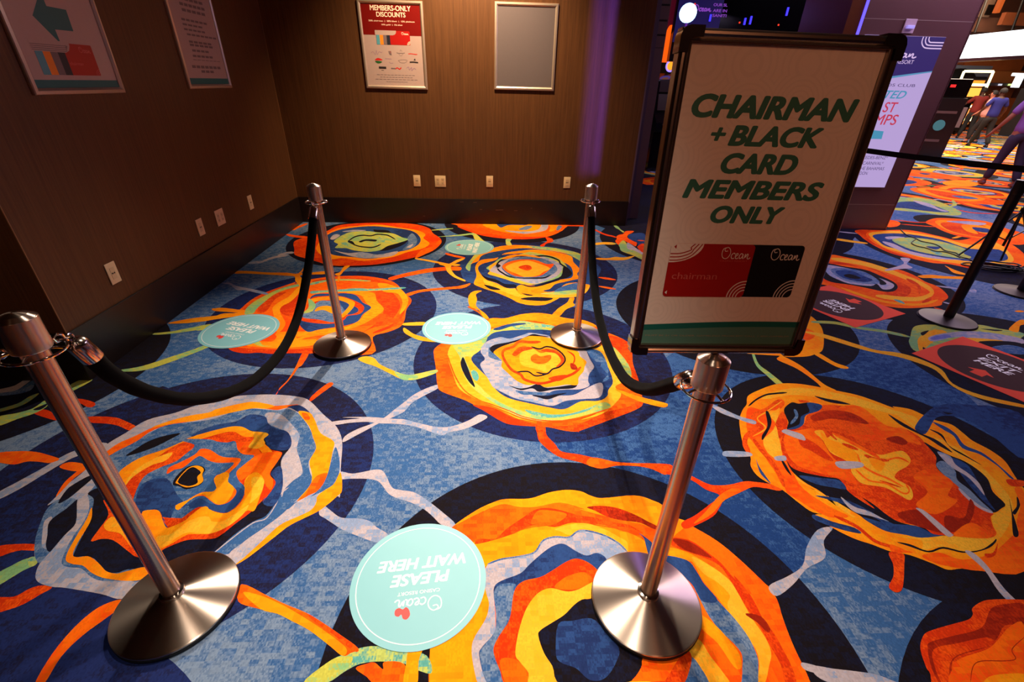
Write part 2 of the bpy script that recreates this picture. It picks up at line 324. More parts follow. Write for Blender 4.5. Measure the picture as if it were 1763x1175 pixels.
CARPET = '''
D P z930,770 1080,700 1140,620 1230,590 1340,640 1290,760 1380,850 1440,900 1400,945 1328,1015 1200,900 1050,800
D P z1290,650 1340,600 1380,583 1480,600 1545,612 1580,627 1640,660 1720,730 1820,800 1820,900 1600,760 1400,690
N C z0,760 92,728 141,703 202,670 250,640
U C b150,140 500,50 830,28 1150,35 1450,90 1760,290 d1700,0 1550,250 1480,340 1170,660 870,890
U P z-60,850 0,824 65,777 114,748 174,716 243,685 291,669 330,760 200,1010 -60,1060
U C D820,1030 950,1110 z250,1112 210,1090
N C f110,235 600,0 g300,120 720,250 1060,430 1440,690 1760,1000 e970,450 845,720 780,860 725,1080
U C j130,290 50,480 75,600 130,700 300,860 550,1010 830,1100 1150,1140 k700,240 760,380 730,600 680,700 380,890 0,975
U C p1570,470 1570,560 1650,670 r50,690 270,790 620,860 1700,680 1762,480
N C p1700,180 1650,250 1360,400 700,480 360,440 180,390 80,260 110,200
U C p640,510 1000,520 1350,590 1530,740 1580,850 1560,960 1400,1130 q980,220 600,370 180,560 50,720 60,880 200,1010 600,1130 1100,1150
N C r1400,50 1300,140 1130,200 570,220 60,80
N C z1042,392 1038,410 1048,428 1072,441 1100,448
N C l65,360 110,560 280,860 560,1170 90,250 300,20 m1020,110 1500,350 1762,540 n90,500 420,650 620,740 1080,890
N C o1080,490 860,700 790,860 720,1060 700,1175
N C k940,290 1240,370 u0,380 90,480 105,560 70,660 0,740
N C s300,320 1000,470 1330,570 1550,720 870,1020 1500,900
N C s510,110 570,190 800,330 1100,420 1550,560
N C u560,250 370,350 390,450 500,610 560,690 720,780 980,940 1400,1150
N C t690,750 800,700 1000,860 1430,900
N C s520,20 430,130 480,200 400,270 300,300
N C z1440,440 1470,426 1463,410 1456,400

O P b1010,280 1060,180 1130,110 1200,30 1240,-30 z521,628 532,608 521,608 507,636 494,656 482,668 476,680 462,697
R P b1340,225 1420,150 1500,95 1535,100 1520,125 1430,190 1350,250
G P b1500,430 1640,408 1762,395 w170,700 430,695 700,715 800,720 1000,770 1150,800 1300,785 1450,730 1560,670 1640,695 1560,750 1400,820 1250,850 1180,880 1050,840 900,790 720,765 560,760 420,745 250,755 100,775
G P w180,950 300,890 450,810 560,750 700,690 800,640 880,550 1000,480 1140,405 1130,370 1000,415 880,480 780,560 700,620 600,700 480,760 320,820 200,890
G P v170,215 300,235 430,215 560,190 640,200 690,270 750,390 850,420 980,440 1080,490 1200,575 1330,680 1460,800 1400,860 1290,800 1200,710 1100,630 960,560 800,510 710,460 650,380 590,320 480,295 300,292 170,295
G P v-40,580 60,650 180,730 380,740 500,770 580,840 700,915 700,1010 560,1005 400,950 200,870 90,800 0,740 -70,690
G P a-30,1030 150,930 350,820 500,730 640,665 870,600 900,650 650,715 500,790 350,880 150,1000 -30,1085
O P a-20,690 150,672 300,678 420,708 500,740 420,772 330,762 230,760 120,785 0,770 -20,760
O P a500,805 580,765 700,780 720,825 660,842 580,835
R P a735,385 860,380 980,390 1060,420 1150,468 1090,497 1000,460 900,440 760,430
R P a630,230 720,238 800,265 790,295 740,302 690,275 640,258
R P a280,350 350,320 430,340 480,410 400,395
L P a-20,385 150,350 280,310 380,245 400,290 300,350 150,400 -20,460
N P a280,320 400,270 380,300 330,325
L P a590,115 700,65 780,70 690,125 600,165
L P a-20,322 150,270 250,210 330,185 250,250 150,300 -20,345
G P a-20,155 120,120 230,55 270,65 200,120 120,170 -20,180
S P a-20,185 120,165 220,110 290,70 270,150 150,190 0,205
R P c-20,402 120,380 300,382 300,432 180,432 80,455 -20,485
L P c-20,630 100,560 200,510 310,485 310,545 200,600 100,660 -20,725
T P c240,500 310,487 310,545 250,570
R P c-20,835 120,822 250,755 350,728 440,745 330,810 200,885 80,930 -20,948
O P z207,1033 169,1047 130,1079 91,1125 60,1178 76,1178 105,1132 141,1096 183,1065 207,1046

G P a870,640 1060,518 1240,410 1480,348 b370,290 620,230 770,203 1040,195 1250,215 1340,250 1450,360 1550,450 1600,540 1612,640 1600,800 1600,950 1590,1060 d1470,75 1370,150 1290,210 1080,310 960,400 820,510 700,600 610,650 c1700,700 1400,830 1030,845 850,800 560,750 440,740 330,705 298,645 335,545 292,480 300,330 350,180 400,80 500,0 a400,1130 480,1050 560,960 720,830
S P a900,730 1000,640 1130,590 1270,515 1420,450 1762,408 b720,330 850,313 1060,330 1150,315 1250,360 1330,470 1390,600 1380,680 1330,760 1340,850 1360,900 1350,960 1290,1030 1200,1110 d1000,230 860,335 700,445 560,560 430,555 z340,970 c1170,690 880,690 760,640 680,570 560,560 520,530 560,430 640,270 740,100 750,0 a740,1040 800,960 870,860
S P c300,330 350,180 400,80 500,0 640,0 560,80 430,180 370,250 355,400 430,440 340,540 295,480
G P c380,180 440,150 415,250 400,300 380,400 355,390 360,260
O P a890,685 1000,605 1130,548 1280,475 1420,425 1600,375 1762,345 b560,315 780,265 880,257 960,270 1040,290 1130,285 1245,280 1130,310 1060,325 960,315 850,313 600,365 350,420 150,450 0,505 a1150,590 1000,665 910,715
A P a1280,475 1420,420 1600,372 1762,345 b560,315 780,265 880,257 1040,290 960,315 850,313 600,365 350,420 a1500,430
B P b1150,300 1250,285 1340,350 1330,420 1240,345 1180,310
A P b1240,340 1340,350 1385,420 1430,520 1540,590 1530,680 1490,860 1430,990 1330,1045 1230,1095 1310,1000 1350,940 1355,860 1335,760 1390,650 1370,570 1330,460
O P b1490,860 1430,990 1330,1045 1230,1095 1310,1010 1350,940 1400,880
O P b1270,350 1320,360 1340,400 1300,410
S P b1560,640 1590,760 1580,880 1540,950 1450,1010 1300,1075 1200,1110 1100,1175 1250,1120 1420,990 1490,860 1530,700
A P b1598,850 1610,1000 d1470,75 1370,160 1290,212 1080,315 960,405 820,515 700,605 612,652 720,560 850,440 990,315 1150,240 1260,180 1300,80 b1450,1010 1540,950
G S9 d430,555 590,425 760,300 870,262 950,150 990,60 1060,0
G P b960,370 1000,345 1100,365 1180,440 1250,530 1240,600 1230,660 1260,760 1275,860 1200,920 1130,990 1100,1060 1108,900 1090,790 1110,730 1160,650 1182,580 1150,510 1060,475 980,430
G P d560,560 700,450 860,340 1000,240 1150,110 1290,80 1270,170 1150,235 1000,305 880,410 740,540 640,620
N P b330,560 420,495 560,450 720,420 830,365 960,380 990,440 1060,485 1150,510 1185,590 1160,660 1110,720 1095,790 1110,900 1108,980 1070,1080 1010,1175 d950,130 870,240 760,290 600,400 430,545 300,570 80,620 c1400,560 1220,585 1080,592 980,622 900,612 840,550 790,500 700,482 620,490 640,420 720,260 768,120 790,0 a740,1030 820,985 900,1000 1000,900 1100,850
B P b340,550 420,495 560,450 720,420 830,365 960,380 990,440 1060,485 1150,510 1185,590 1150,660 1000,650 950,560 850,500 700,470 560,490
B P b1095,800 1108,980 1040,1130 940,1100 1040,930 1010,860
R P a1000,872 1060,800 1200,720 1380,658 1560,582 b300,568 420,528 560,490 680,465 770,468 850,505 960,515 990,535 950,570 960,610 1010,658 1080,675 1105,695 1060,770 1003,865 1050,930 1020,1000 940,1100 d870,80 740,210 620,300 500,395 420,432 230,440 120,472 0,525 c1370,432 1300,480 1160,490 1080,440 960,350 860,335 768,355 830,260 915,130 870,10 930,30 a960,1030
A P a1000,870 1060,800 1200,720 1380,660 1560,580 b300,568 420,528 560,490 680,465 770,468 850,505 960,515 990,535 950,570 960,610 1000,650 1030,700 1000,750 950,700 900,650 820,640 870,560 780,550 700,510 600,520 420,570 270,600 130,670 0,770 a1270,790 1100,900 1060,960 1040,1000
Y P b820,640 870,560 860,510 960,515 990,535 950,570 960,610 900,650
Y P a1060,960 1100,870 1250,760 1450,680 1400,750 1270,795 1120,890
O P b720,640 740,600 830,590 870,560 820,640 900,655 920,700 860,710 780,700 730,670
O P b720,850 780,790 900,700 1000,680 1100,690 1060,770 1000,860 1030,920 1000,1000 880,850 760,920
A P b800,900 880,850 940,890 950,960 920,1050 870,1175 d700,200 560,322 400,390 260,388 130,385 0,445 c1350,425 1560,295 d200,270 350,170 440,205 540,215 640,150 690,70 b780,1000
Y P b850,900 940,900 950,960 900,1060 d600,230 480,290 350,280 200,330 50,440 0,445 120,380 260,388 400,390 560,322 700,200 750,60
S P a1120,1090 1200,905 1330,820 1480,760 1560,700 1640,620 b220,575 480,572 560,592 640,600 710,590 730,660 780,700 870,712 780,790 720,850 740,920 790,980 760,1080 700,1150 d540,212 440,202 350,165 280,175 160,260 50,332 10,310 0,250 c1420,240 1380,190 1350,110 1290,90 1200,125 1140,70
B P a1140,1100 1200,950 1400,900 1500,1050 1600,1150 d150,200 280,170 350,165 440,202 540,212 640,140 690,40 620,0 560,100 420,140 300,90 180,170 100,180 50,332 10,310 0,250 c1420,240 1380,190 1350,110 1290,90 1200,125 1140,70
O P b135,865 155,810 260,760 370,700 420,655 500,662 600,720 750,733 730,790 660,860 650,930 690,970 720,1010 700,1060 640,1110 560,1125 500,1090 440,1050 360,1065 290,1115 230,1170 205,1128 240,1138 330,1070 430,1020 520,1012 550,980 530,920 550,880 620,850 690,790 690,768 590,772 500,758 420,715 370,735 270,812 200,830
A P b545,890 620,850 660,870 650,930 700,990 640,1100 560,1120 500,1080 430,1035 330,1085 230,1168 210,1130 330,1075 430,1022 520,1012 550,980 533,920
N P b185,955 210,890 290,815 360,792 430,800 458,832 437,870 443,922 400,965 300,995 240,970
A P b210,930 300,825 370,795 425,805 445,830 432,870 440,922 390,962 300,978 230,950
N P b225,930 300,835 355,808 400,830 420,855 390,890 395,935 360,958 300,966
N P a1060,712 1150,650 1250,590 1380,545 1520,522 1420,580 1300,640 1160,690
N P a490,1112 560,1000 640,940 755,880 775,905 690,980 580,1070
N P c420,188 560,80 660,0 655,100 645,200 540,310 430,442 388,400 400,300
O P a470,1058 540,940 640,850 700,795 722,800 720,830 620,905 530,1000
S S26 c760,-20 755,100 700,220 620,340 555,440 530,530 580,562 690,572 760,640 850,680 1000,692 1170,688
G P c655,0 740,-20 750,90 700,200 620,310 560,420 520,530 560,570 690,590 760,650 860,690 1150,700 1030,840 850,800 560,750 440,740 330,705 300,645 335,545 430,440 540,310 640,200
A P c772,70 772,160 720,265 655,370 615,462 645,490 740,482 800,512 850,560 900,610 980,628 1060,610 1230,572 1262,620 1190,680 1060,690 960,680 860,662 770,620 700,562 620,550 557,520 570,450 640,320 730,170
A P c1195,130 1260,92 1340,100 1372,180 1402,240 1440,235 1560,180 1690,75 1762,85 1762,285 1600,290 1350,422 1290,340
Y P c880,210 960,150 1050,300 1110,410 1050,330 1000,285 900,265
Y P c1330,400 1320,320 1450,290 1600,180 1762,150 1762,285 1600,280 1500,320 1390,400

O P g820,550 870,575 940,620 1150,745 1350,910 1560,1110 i1280,360 1360,480 1410,640 1490,850 1570,1020 1640,1175 z1440,1290 1390,1420 1220,1500 1000,1510 830,1430 745,1300 738,1180 h100,890 z745,1000 775,920 f300,420 490,290 640,220 740,195 940,190 1100,140 1250,118 1370,130 1450,165 1550,187 1762,165 g200,380 450,360 600,400 680,440 760,490
S P z828,1178 1060,1178 1302,1178 1290,1270 1200,1350 1060,1380 930,1350 850,1270
R P z868,1178 1060,1178 1190,1178 1180,1250 1100,1310 990,1315 900,1260
Y P z905,1178 1000,1178 1140,1178 1130,1235 1060,1275 980,1275 920,1235
N P z960,1178 1030,1178 1100,1178 1090,1215 1040,1238 985,1220
A P f300,420 490,290 640,220 740,195 940,190 1100,140 1250,118 1370,130 1450,165 1550,187 1762,165 g200,380 450,360 600,400 700,460 700,600 640,640 500,600 300,560 0,480 f1400,280 1200,225 1000,260 850,262 700,240 500,320
A P z745,1000 775,920 f420,560 740,510 900,450 1100,420 1280,400 1500,400 1762,480 g300,640 500,720 620,860 600,1175 f1500,560 900,700 600,760 z825,980 h600,440 600,520 570,640 480,790 455,880 460,1010 500,1175 600,1500 95,1500 95,1175 100,890
R P f480,560 520,530 650,530 740,450 870,360 1000,280 1150,278 1400,345 1762,420 1762,438 1450,402 1300,392 1150,432 1000,408 880,450 740,510 600,552 490,575
O P f950,400 1000,300 1100,290 1250,320 1200,380 1100,420 1000,405
X P g50,460 160,448 300,465 450,520 560,578 650,625 620,645 500,592 350,572 220,540 120,490
R S12 g-100,530 100,550 250,590 400,615 520,680
R S8 g-100,580 100,605 250,630 400,655 500,680
Y P f1150,450 1260,415 1400,398 1550,440 1700,520 1762,560 g400,840 420,880 300,760 150,675 0,625 f1500,480 1370,450 1280,500 1200,470
B P g490,680 540,710 600,760 620,800 575,860 550,790 530,720
A P g820,560 900,590 860,640 790,700 760,750 740,860 i440,100 430,60 g780,620
A P i440,40 600,80 760,170 880,250 980,340 1060,480 1150,640 1260,800 1310,930 1290,1050 1260,1175 1180,1175 1210,1050 1180,900 1080,770 960,600 860,470 740,330 660,180 600,150 430,100
Y P i640,120 760,175 880,252 980,342 1060,480 1150,640 1260,800 1310,930 1290,1050 1260,1175 1200,1300 1180,1175 1212,1040 1180,900 1080,770 980,620 940,520 960,440 850,330 740,260
R P g770,720 860,725 950,755 1060,835 1180,930 1290,1060 i1000,280 1100,395 1170,500 1240,640 1330,760 1420,920 1480,1040 1520,1175 1430,1175 1390,1030 1290,850 1210,700 1110,560 1040,440 960,310 870,190 700,110 560,60 470,20
X P g780,725 900,745 1000,800 1100,880 1060,880 900,830 800,770
X P i1090,600 1220,620 1300,720 1280,760 1200,680
S P i410,110 600,148 680,240 760,370 900,530 1010,650 1120,800 1190,950 1202,1060 1180,1300 1050,1300 1070,1000 1030,890 880,740 780,610 690,440 640,350 540,260 400,180
B P i400,110 600,148 680,240 740,340 860,490 740,500 690,430 640,350 540,260 400,180
O P i720,640 850,705 980,860 1060,990 1050,1200 940,1200 760,930 680,780
A P i700,600 850,705 960,830 1040,940 1060,1050 1000,1050 860,850 720,720
Y P i620,880 700,815 800,960 900,1090 960,1200 770,1200 640,960
S P i640,965 720,1060 780,1200 570,1200 620,1080
R P i590,900 640,960 620,1080 560,1200 410,1200 470,1080 530,980
G P f590,742 700,700 850,680 980,642 1050,550 1150,515 1270,520 1350,470 1450,472 1580,510 1680,570 1762,650 g420,880 300,900 f1500,700 1400,672 1200,640 1060,660 940,750 860,830 700,890 650,940 h640,480 650,620 640,760 540,880 520,960 590,1200 510,1200 460,1010 452,880 480,790 570,640 597,520 575,430 550,300
S S14 f585,745 700,703 850,680 980,645 1050,548 1150,515 1270,518 1350,465 1450,468 1580,508 1690,570 1762,640
B P f640,940 700,885 860,822 940,745 1060,640 1150,585 1230,575 1330,635 1420,672 1500,650 1570,680 1640,760 z1110,1000 f1520,800 1430,735 1340,700 1240,730 1150,790 1050,850 900,890 830,940 h800,460 780,620 770,660 700,760 640,880 645,960 690,1080 745,1200 590,1200 515,960 540,880 640,760 655,620 640,480
S P h645,400 700,350 820,350 800,450 780,620 700,760 640,880 650,990 740,1200 590,1200 520,960 545,880 640,760 655,620 640,480
R P h1520,238 1440,172 1340,135 1250,160 1130,235 1030,290 900,320 830,370 800,450 780,600 750,690 680,790 635,890 650,980 690,1080 740,1200 945,1200 930,1100 860,1010 820,950 830,830 860,700 910,560 980,460 1060,400 1130,382 1260,410 1350,392 1480,330 1600,300
O P h1270,280 1400,250 1480,330 1380,380 1280,400 1150,380 1200,320
O P h700,980 830,990 930,1100 940,1200 760,1200 700,1080
Y P h1500,325 1350,395 1250,412 1130,385 1050,402 980,455 910,560 860,700 830,830 820,950 860,1010 930,1100 945,1200 1230,1200 1130,1040 1060,930 1015,800 1030,740 1120,680 1230,610 1310,530 1380,480 1470,460
N P h1480,455 1380,480 1310,530 1230,610 1120,680 1030,740 1013,790 1060,930 1130,1040 1220,1200 i60,1180 150,1145 215,1050 225,980 z1120,1100 1110,1010 1050,985
B P h1180,690 1300,660 1460,640 1570,740 1690,890 1672,1000 1600,1120 1520,1165 1430,1150 1330,1060 1200,1010 1160,930
T P e600,1180 800,1012 940,940 1080,888 1200,872 1320,885 1460,905 1640,955 1680,1100 1560,1075 1450,1022 1250,1002 1080,1022 950,1085 800,1180
L P e600,1180 800,1012 920,955 1010,960 1000,1020 940,1080 800,1180
O P e1040,1060 1130,1022 1200,1012 1270,1068 1282,1005 1450,1025 1460,1200 1220,1200 1130,1130
A P e1490,905 1600,895 1570,1000 1555,1200 1445,1200 1465,1020
O P e80,350 300,450 450,520 620,590 740,660 900,770 1060,890 1000,930 930,955 820,870 650,740 500,660 380,600 200,552 50,495
A P e90,420 250,450 450,540 620,640 800,760 960,890 930,955 820,870 650,740 500,660 380,600 240,560
R P e620,592 740,662 900,772 1060,890 1020,915 850,775 700,675

G P x440,620 495,613 462,660 467,722 400,762 350,820 290,862 262,825 330,790 385,750 400,682
G P o-10,1040 150,1062 330,1083 500,1108 620,1150 700,1200 300,1200 120,1180 0,1112
G P i1570,1010 1762,1065 1762,1110 1600,1075
R P j1090,1003 1165,1003 1180,1075 1250,1150 z967,778 g-10,15 150,52 300,78 450,88 600,90 750,100 800,140 940,200 1050,255 1130,275 1250,270 1380,242 1480,248 1600,265 1710,292 1670,322 1560,300 1450,290 1330,342 1210,402 1170,460 1110,540 950,622 870,640 850,590 960,530 1080,440 1170,362 1050,310 930,232 740,185 700,185 600,140 480,115 300,110 180,135 100,120 -10,80 z960,786 930,762 j1100,1060
O P g100,40 300,80 450,90 500,110 300,110 180,133 50,100
O P g1170,360 1300,290 1450,265 1600,275 1560,300 1450,290 1330,342 1210,402 1100,520 950,600 1050,500

O P j235,350 300,300 400,280 500,200 690,95 830,90 950,60 1080,45 1200,55 1350,90 1500,108 1600,160 1700,230 k240,70 390,140 430,220 440,330 490,480 520,640 490,700 300,780 0,890 j1440,1047 1340,1040 1200,1010 1080,1003 900,990 800,960 650,870 500,785 300,710 260,650 245,500 230,400
R P j560,820 650,870 800,960 900,990 1080,1003 1200,1010 1440,1047 k0,890 300,780 490,700 520,640 400,690 200,740 0,830 j1300,1000 1100,985 900,930 740,850
R P k240,90 390,140 430,220 440,330 490,480 460,540 430,400 340,250 260,180
A P j700,95 830,90 950,60 1080,45 1200,55 1350,90 1500,108 1600,160 1400,150 1250,150 1100,115 960,108 850,140 700,165
Y P j345,400 400,290 500,290 640,240 720,180 850,142 960,112 1080,128 1230,148 1300,200 1500,150 k-50,60 200,180 300,220 410,350 425,440 390,470 290,520 340,580 300,650 180,750 0,800 j1600,895 1350,955 1150,968 950,940 800,870 620,790 450,690 390,560
L P j390,310 520,300 640,250 720,195 850,150 1000,150 1200,190 900,200 760,250 650,330 560,410 490,420 540,540 600,640 720,760 900,850 1100,900 1250,925 1450,880 1650,800 k250,680 200,720 0,770 j1350,950 1150,960 950,920 750,810 560,680 470,540 450,420
L P k265,190 330,240 410,350 425,440 390,470 310,370
Y P j470,540 540,600 640,680 800,800 1000,870 1250,890 1400,850 1300,860 1150,835 900,790 740,680 620,560
T P j720,195 850,148 960,112 1080,130 1220,150 1270,175 1100,170 950,185 860,150 760,185
T P j1000,860 1200,900 1400,890 1600,820 1500,880 1250,930 1080,910
T P j545,530 590,540 610,590 590,620 555,590
N P j478,420 505,480 540,570 577,672 520,620 475,540 455,475 462,440
B P j730,180 860,140 980,130 1000,140 880,160 780,190
O S11 j345,400 370,480 420,600 500,710 650,800 850,885 1000,940 1200,965 1450,930 1750,840
R S8 j640,790 850,865 1000,925 1200,955 1450,940 1650,870
B P j690,245 760,205 960,188 1215,192 1400,250 1560,340 1640,320 k90,200 200,300 270,470 232,550 222,600 150,640 0,645 j1330,857 1200,842 1000,800 850,760 750,690 690,600 600,510 550,450 555,410 620,360 670,285
S P k90,200 180,240 235,390 180,480 185,560 150,600 0,600 j1550,760 1640,720 1645,640 1700,570 k0,180
G P j740,672 900,760 1060,798 1200,828 1260,822 1340,788 1480,772 1620,760 1655,700 1648,640 1600,640 1500,690 1400,738 1250,745 1180,775 1050,735 900,700 850,660
G P j625,375 640,320 690,280 790,250 870,262 980,230 1040,213 1130,225 1200,240 1300,300 1450,350 1520,370 1545,435 1580,500 1540,560 1530,620 1540,660 1460,690 1350,692 1240,702 1160,740 1060,735 960,740 860,720 740,680 690,605 620,485 660,435
S P j700,330 760,380 800,450 700,420 690,380
S P j920,700 1060,712 1230,720 1160,738 1060,735 980,735
N P j860,655 950,682 1030,672 1110,643 1190,678 1420,650 1400,682 1240,692 1120,712 1060,682 960,697
N P j1060,740 1180,745 1260,730 1350,720 1280,745 1190,775 1120,760
N P j700,352 740,315 860,292 980,258 1060,225 1130,235 1210,248 1060,250 950,282 850,312 770,350 745,392
B P j1520,370 1580,450 1640,470 1600,550 1540,640 1545,560 1580,500 1545,435
A P j735,372 800,330 920,290 1000,252 1060,240 1210,258 1280,320 1440,370 1460,410 1515,455 1500,500 1490,540 1450,590 1440,652 1350,650 1250,665 1165,672 1110,645 1020,655 930,620 860,560 800,500 803,450 750,400
R S22 j1130,290 1040,293 950,288 900,330 820,360 815,420 880,520 960,565 1000,610 1130,640 1260,610 1400,560 1470,500
O S26 j900,390 960,345 1040,345 1130,375 1250,365 1320,410
Y P j950,430 975,370 1060,345 1130,385 1200,370 1280,400 1315,460 1250,510 1180,545 1080,515 980,490
R P j890,390 960,345 1040,335 1060,350 980,370 920,410
R P j1130,362 1200,348 1290,390 1335,450 1300,500 1260,500 1300,450 1260,390 1180,375
R P j1195,600 1250,578 1350,568 1330,600 1270,622
R P j1350,365 1410,395 1420,450 1390,500 1410,420
X P j1380,470 1420,480 1440,520 1390,520
N S13 j1050,330 1120,350 1180,330 1260,350 1320,400 1335,450 1290,500 1230,520 1180,560 1090,545
N S12 j925,545 1020,540 1080,575 1140,572 1200,552
O P j1050,412 1090,392 1130,412 1210,400 1215,435 1170,470 1100,475 1052,450

O P j540,-10 620,40 690,95 655,90 600,40 520,0
A P r270,790 290,740 340,712 410,712 350,745 360,800 350,860 400,910 440,940 480,990 430,985 380,910 290,870
Y P j-20,130 150,122 150,148 -20,150
Y P j-20,170 60,222 150,250 270,290 130,280 50,252 -20,210
Y P w330,110 400,82 490,98 550,160 650,210 800,265 900,265 1115,218 1118,252 950,310 850,325 760,310 640,250 500,182 400,150
L P w700,235 800,265 900,265 1115,218 1118,252 950,310 850,325 760,310
A P r1115,965 1180,890 1270,830 1300,780 1345,782 1330,830 1348,860 1260,900 1190,970
A P k300,540 480,600 700,655 732,670 720,692 660,690 480,640 330,570

B P r230,600 190,480 230,370 420,290 700,250 1100,262 1400,335 1590,460 1600,530 1500,660 1370,770 1100,782 800,800 500,700 330,640
A P r275,508 245,470 300,390 350,338 460,300 600,260 760,248 980,262 1200,290 1380,328 1450,385 1250,335 1050,300 860,280 700,290 560,312 470,330 400,362 370,412 300,442 290,500
L P r275,508 245,470 300,390 350,338 400,330 330,400 300,442 290,500
L P r860,258 1100,272 1300,308 1400,340 1480,420 1400,410 1330,350 1200,318 1000,285
T P r900,262 1050,270 1100,300 1250,330 1390,400 1330,350 1150,310 960,285
A P r330,622 355,560 343,470 400,400 560,378 640,330 780,308 930,295 1100,310 1250,340 1320,368 1335,420 1395,490 1372,540 1390,580 1350,620 1420,640 1500,655 1460,730 1370,770 1200,780 1180,792 1050,852 900,857 780,832 700,790 560,730 440,692 340,652
Y P r420,600 500,620 640,680 740,690 800,750 950,765 1200,745 1380,740 1450,700 1500,655 1460,730 1370,770 1200,780 1000,770 800,775 600,710 480,680
N P r800,792 900,775 1050,778 1130,790 1050,815 880,808
N P r430,650 520,668 600,700 500,697
B P r370,485 410,440 550,400 600,350 740,338 830,330 960,345 1100,368 1200,410 1300,460 1330,530 1310,580 1200,600 1060,640 960,660 800,650 740,685 650,680 560,635 460,600 400,545
N P r400,545 460,575 560,600 640,640 750,650 760,690 800,730 930,755 860,758 770,712 740,682 650,680 560,630 460,602
L P r455,480 530,430 600,380 760,350 900,318 1050,348 1160,372 1250,440 1275,520 1200,572 1050,622 900,652 760,630 640,592 540,562 470,540 490,510
Y P r470,540 490,510 480,470 560,430 640,560 760,600 900,640 1050,610 900,652 760,630 640,592 540,562
G P r490,510 520,470 590,420 640,380 800,350 960,350 1100,390 1190,430 1222,490 1170,560 1080,600 960,640 850,622 760,590 640,560 540,530
N S15 r550,470 600,405 760,362 900,365 1060,360 1180,400 1205,440 1270,480
N S15 r565,485 600,520 700,570 860,582 1030,580 1100,550 1165,500
N P r560,480 600,460 570,440
S P r620,450 700,390 850,365 1000,378 1120,430 1172,490 1130,540 1020,570 850,580 720,570 620,500
A P r610,390 700,350 850,345 960,360 1000,380 800,358 680,385
N P r800,642 900,662 980,652 1080,615 1200,600 1080,640 980,668 880,672
B P r1030,712 1100,690 1150,645 1250,620 1400,590 1400,622 1260,640 1180,700 1100,722
S P r1230,665 1380,632 1370,702 1200,722 1140,718
L P r1000,742 1150,722 1370,702 1370,742 1200,752
N P r1240,460 1320,530 1270,580 1120,610 1210,560
O P r615,462 680,420 800,395 950,400 1060,440 1135,440 1100,490 1000,560 850,572 740,560 650,512
Y P r655,462 760,420 880,405 1000,442 1060,462 1100,490 1030,520 980,555 850,572 760,540 670,500
R P r780,470 850,450 900,460 912,490 870,507 810,492
O P z669,479 693,472 735,463 770,460 792,460 792,466 770,466 735,470 693,478 675,483
O P z700,506 727,499 780,494 794,492 810,488 806,493 794,497 780,498 727,503 704,510
Y P r-20,425 70,440 150,400 230,378 225,395 150,430 100,460 100,500 150,560 235,600 232,615 130,575 60,520 35,465 -20,445
Y S20 r100,450 190,450
O P r50,328 150,352 235,372 225,382 140,370 50,345
Y P p1380,380 1500,395 1680,430 1720,440 1700,450 1500,412 1400,395
L S12 p1545,98 1762,80
L P p1600,165 1762,150 r200,140 300,128 345,132 430,205 520,250 520,275 430,230 340,195 310,145 200,155 0,165
L P r655,188 710,185 695,215 712,250 660,248 650,215
R P r1050,165 1120,185 1125,215 1060,235 1035,262 995,255 1060,215 1065,195
R S14 r1240,50 1430,55 1540,90 1650,140 1762,165
Y S20 r1560,385 1680,390 1762,375
Y S24 r1540,240 1640,230 1762,235
O S20 r1590,575 1762,600
O S18 r1590,665 1762,695

O P r130,30 150,45 280,110 450,160 700,187 900,187 1060,167 1180,125 1245,80 1245,20 600,10
R P r160,60 280,112 450,160 700,187 900,187 1060,167 900,165 700,160 480,130 300,80
A P r440,30 520,90 700,125 900,115 1000,75 1000,20
G P r640,102 800,132 900,130 1050,100 1080,45 1020,30 980,90 850,112
B P r560,40 600,72 650,55 700,45 860,45 860,25 560,25
S P r780,90 860,55 920,60 860,95
A P r1060,30 1100,60 1090,112 1160,90 1180,40
S P r1180,50 1220,60 1180,100 1160,90

R P p148,235 175,200 290,165 480,110 600,50 850,25 1200,25 1400,42 1520,80 1560,130 1630,178 1643,225 1580,290 1480,340 1300,390 1000,442 760,457 540,455 400,420 300,390 165,350 158,290
O P p1380,380 1440,300 1560,260 1620,200 1643,225 1580,290 1480,340
A P p388,255 440,160 490,130 600,80 760,58 1000,42 1200,68 1400,100 1482,140 1462,180 1525,232 1460,280 1300,320 1150,370 950,400 820,407 650,380 530,392 420,342 378,290
B P p470,190 500,140 640,88 900,58 1100,68 1330,100 1422,160 1424,230 1330,290 1200,320 1050,370 900,387 760,372 560,350 510,310
S P p1300,180 1350,130 1400,200 1360,270 1250,300 1310,230
G P p560,305 700,330 850,320 1000,345 1200,310 1140,360 920,382 760,368
G P p520,185 560,140 620,148 560,192
G P p640,112 760,95 885,100 780,112
G P p1290,270 1360,235 1330,275
N P p960,105 1000,95 1100,100 1150,130 1300,190 1250,250 1100,302 1000,300 1100,245
L P p558,210 640,150 740,115 900,108 1000,120 1150,130 1240,168 1308,192 1200,230 1100,258 1020,302 900,317 760,302 680,280 570,277 600,240
T P p630,230 720,222 700,260 820,282 720,270
T P p1010,170 1060,190 1070,215 1020,210
N S12 p700,210 770,165 850,150 930,155 1000,140 1100,150 1180,192
N S12 p740,235 800,258 880,270 960,270 1035,240
N P p695,212 740,208 770,245 740,240
N P p810,212 880,190 985,195 975,213 880,207 830,222
O S20 p140,95 200,65 290,30
O S22 p75,142 180,162 300,170
G S22 p-10,355 80,330 155,325

O P q400,602 450,530 560,440 700,370 900,300 1000,268 p160,640 300,600 500,570 700,560 900,565 1100,600 1200,650 1270,740 1330,785 1338,830 1290,900 1270,1010 1220,1080 1100,1130 950,1180 q1762,1000 1160,992 1000,990 900,987 750,997 620,985 480,992 350,967 305,920 380,890
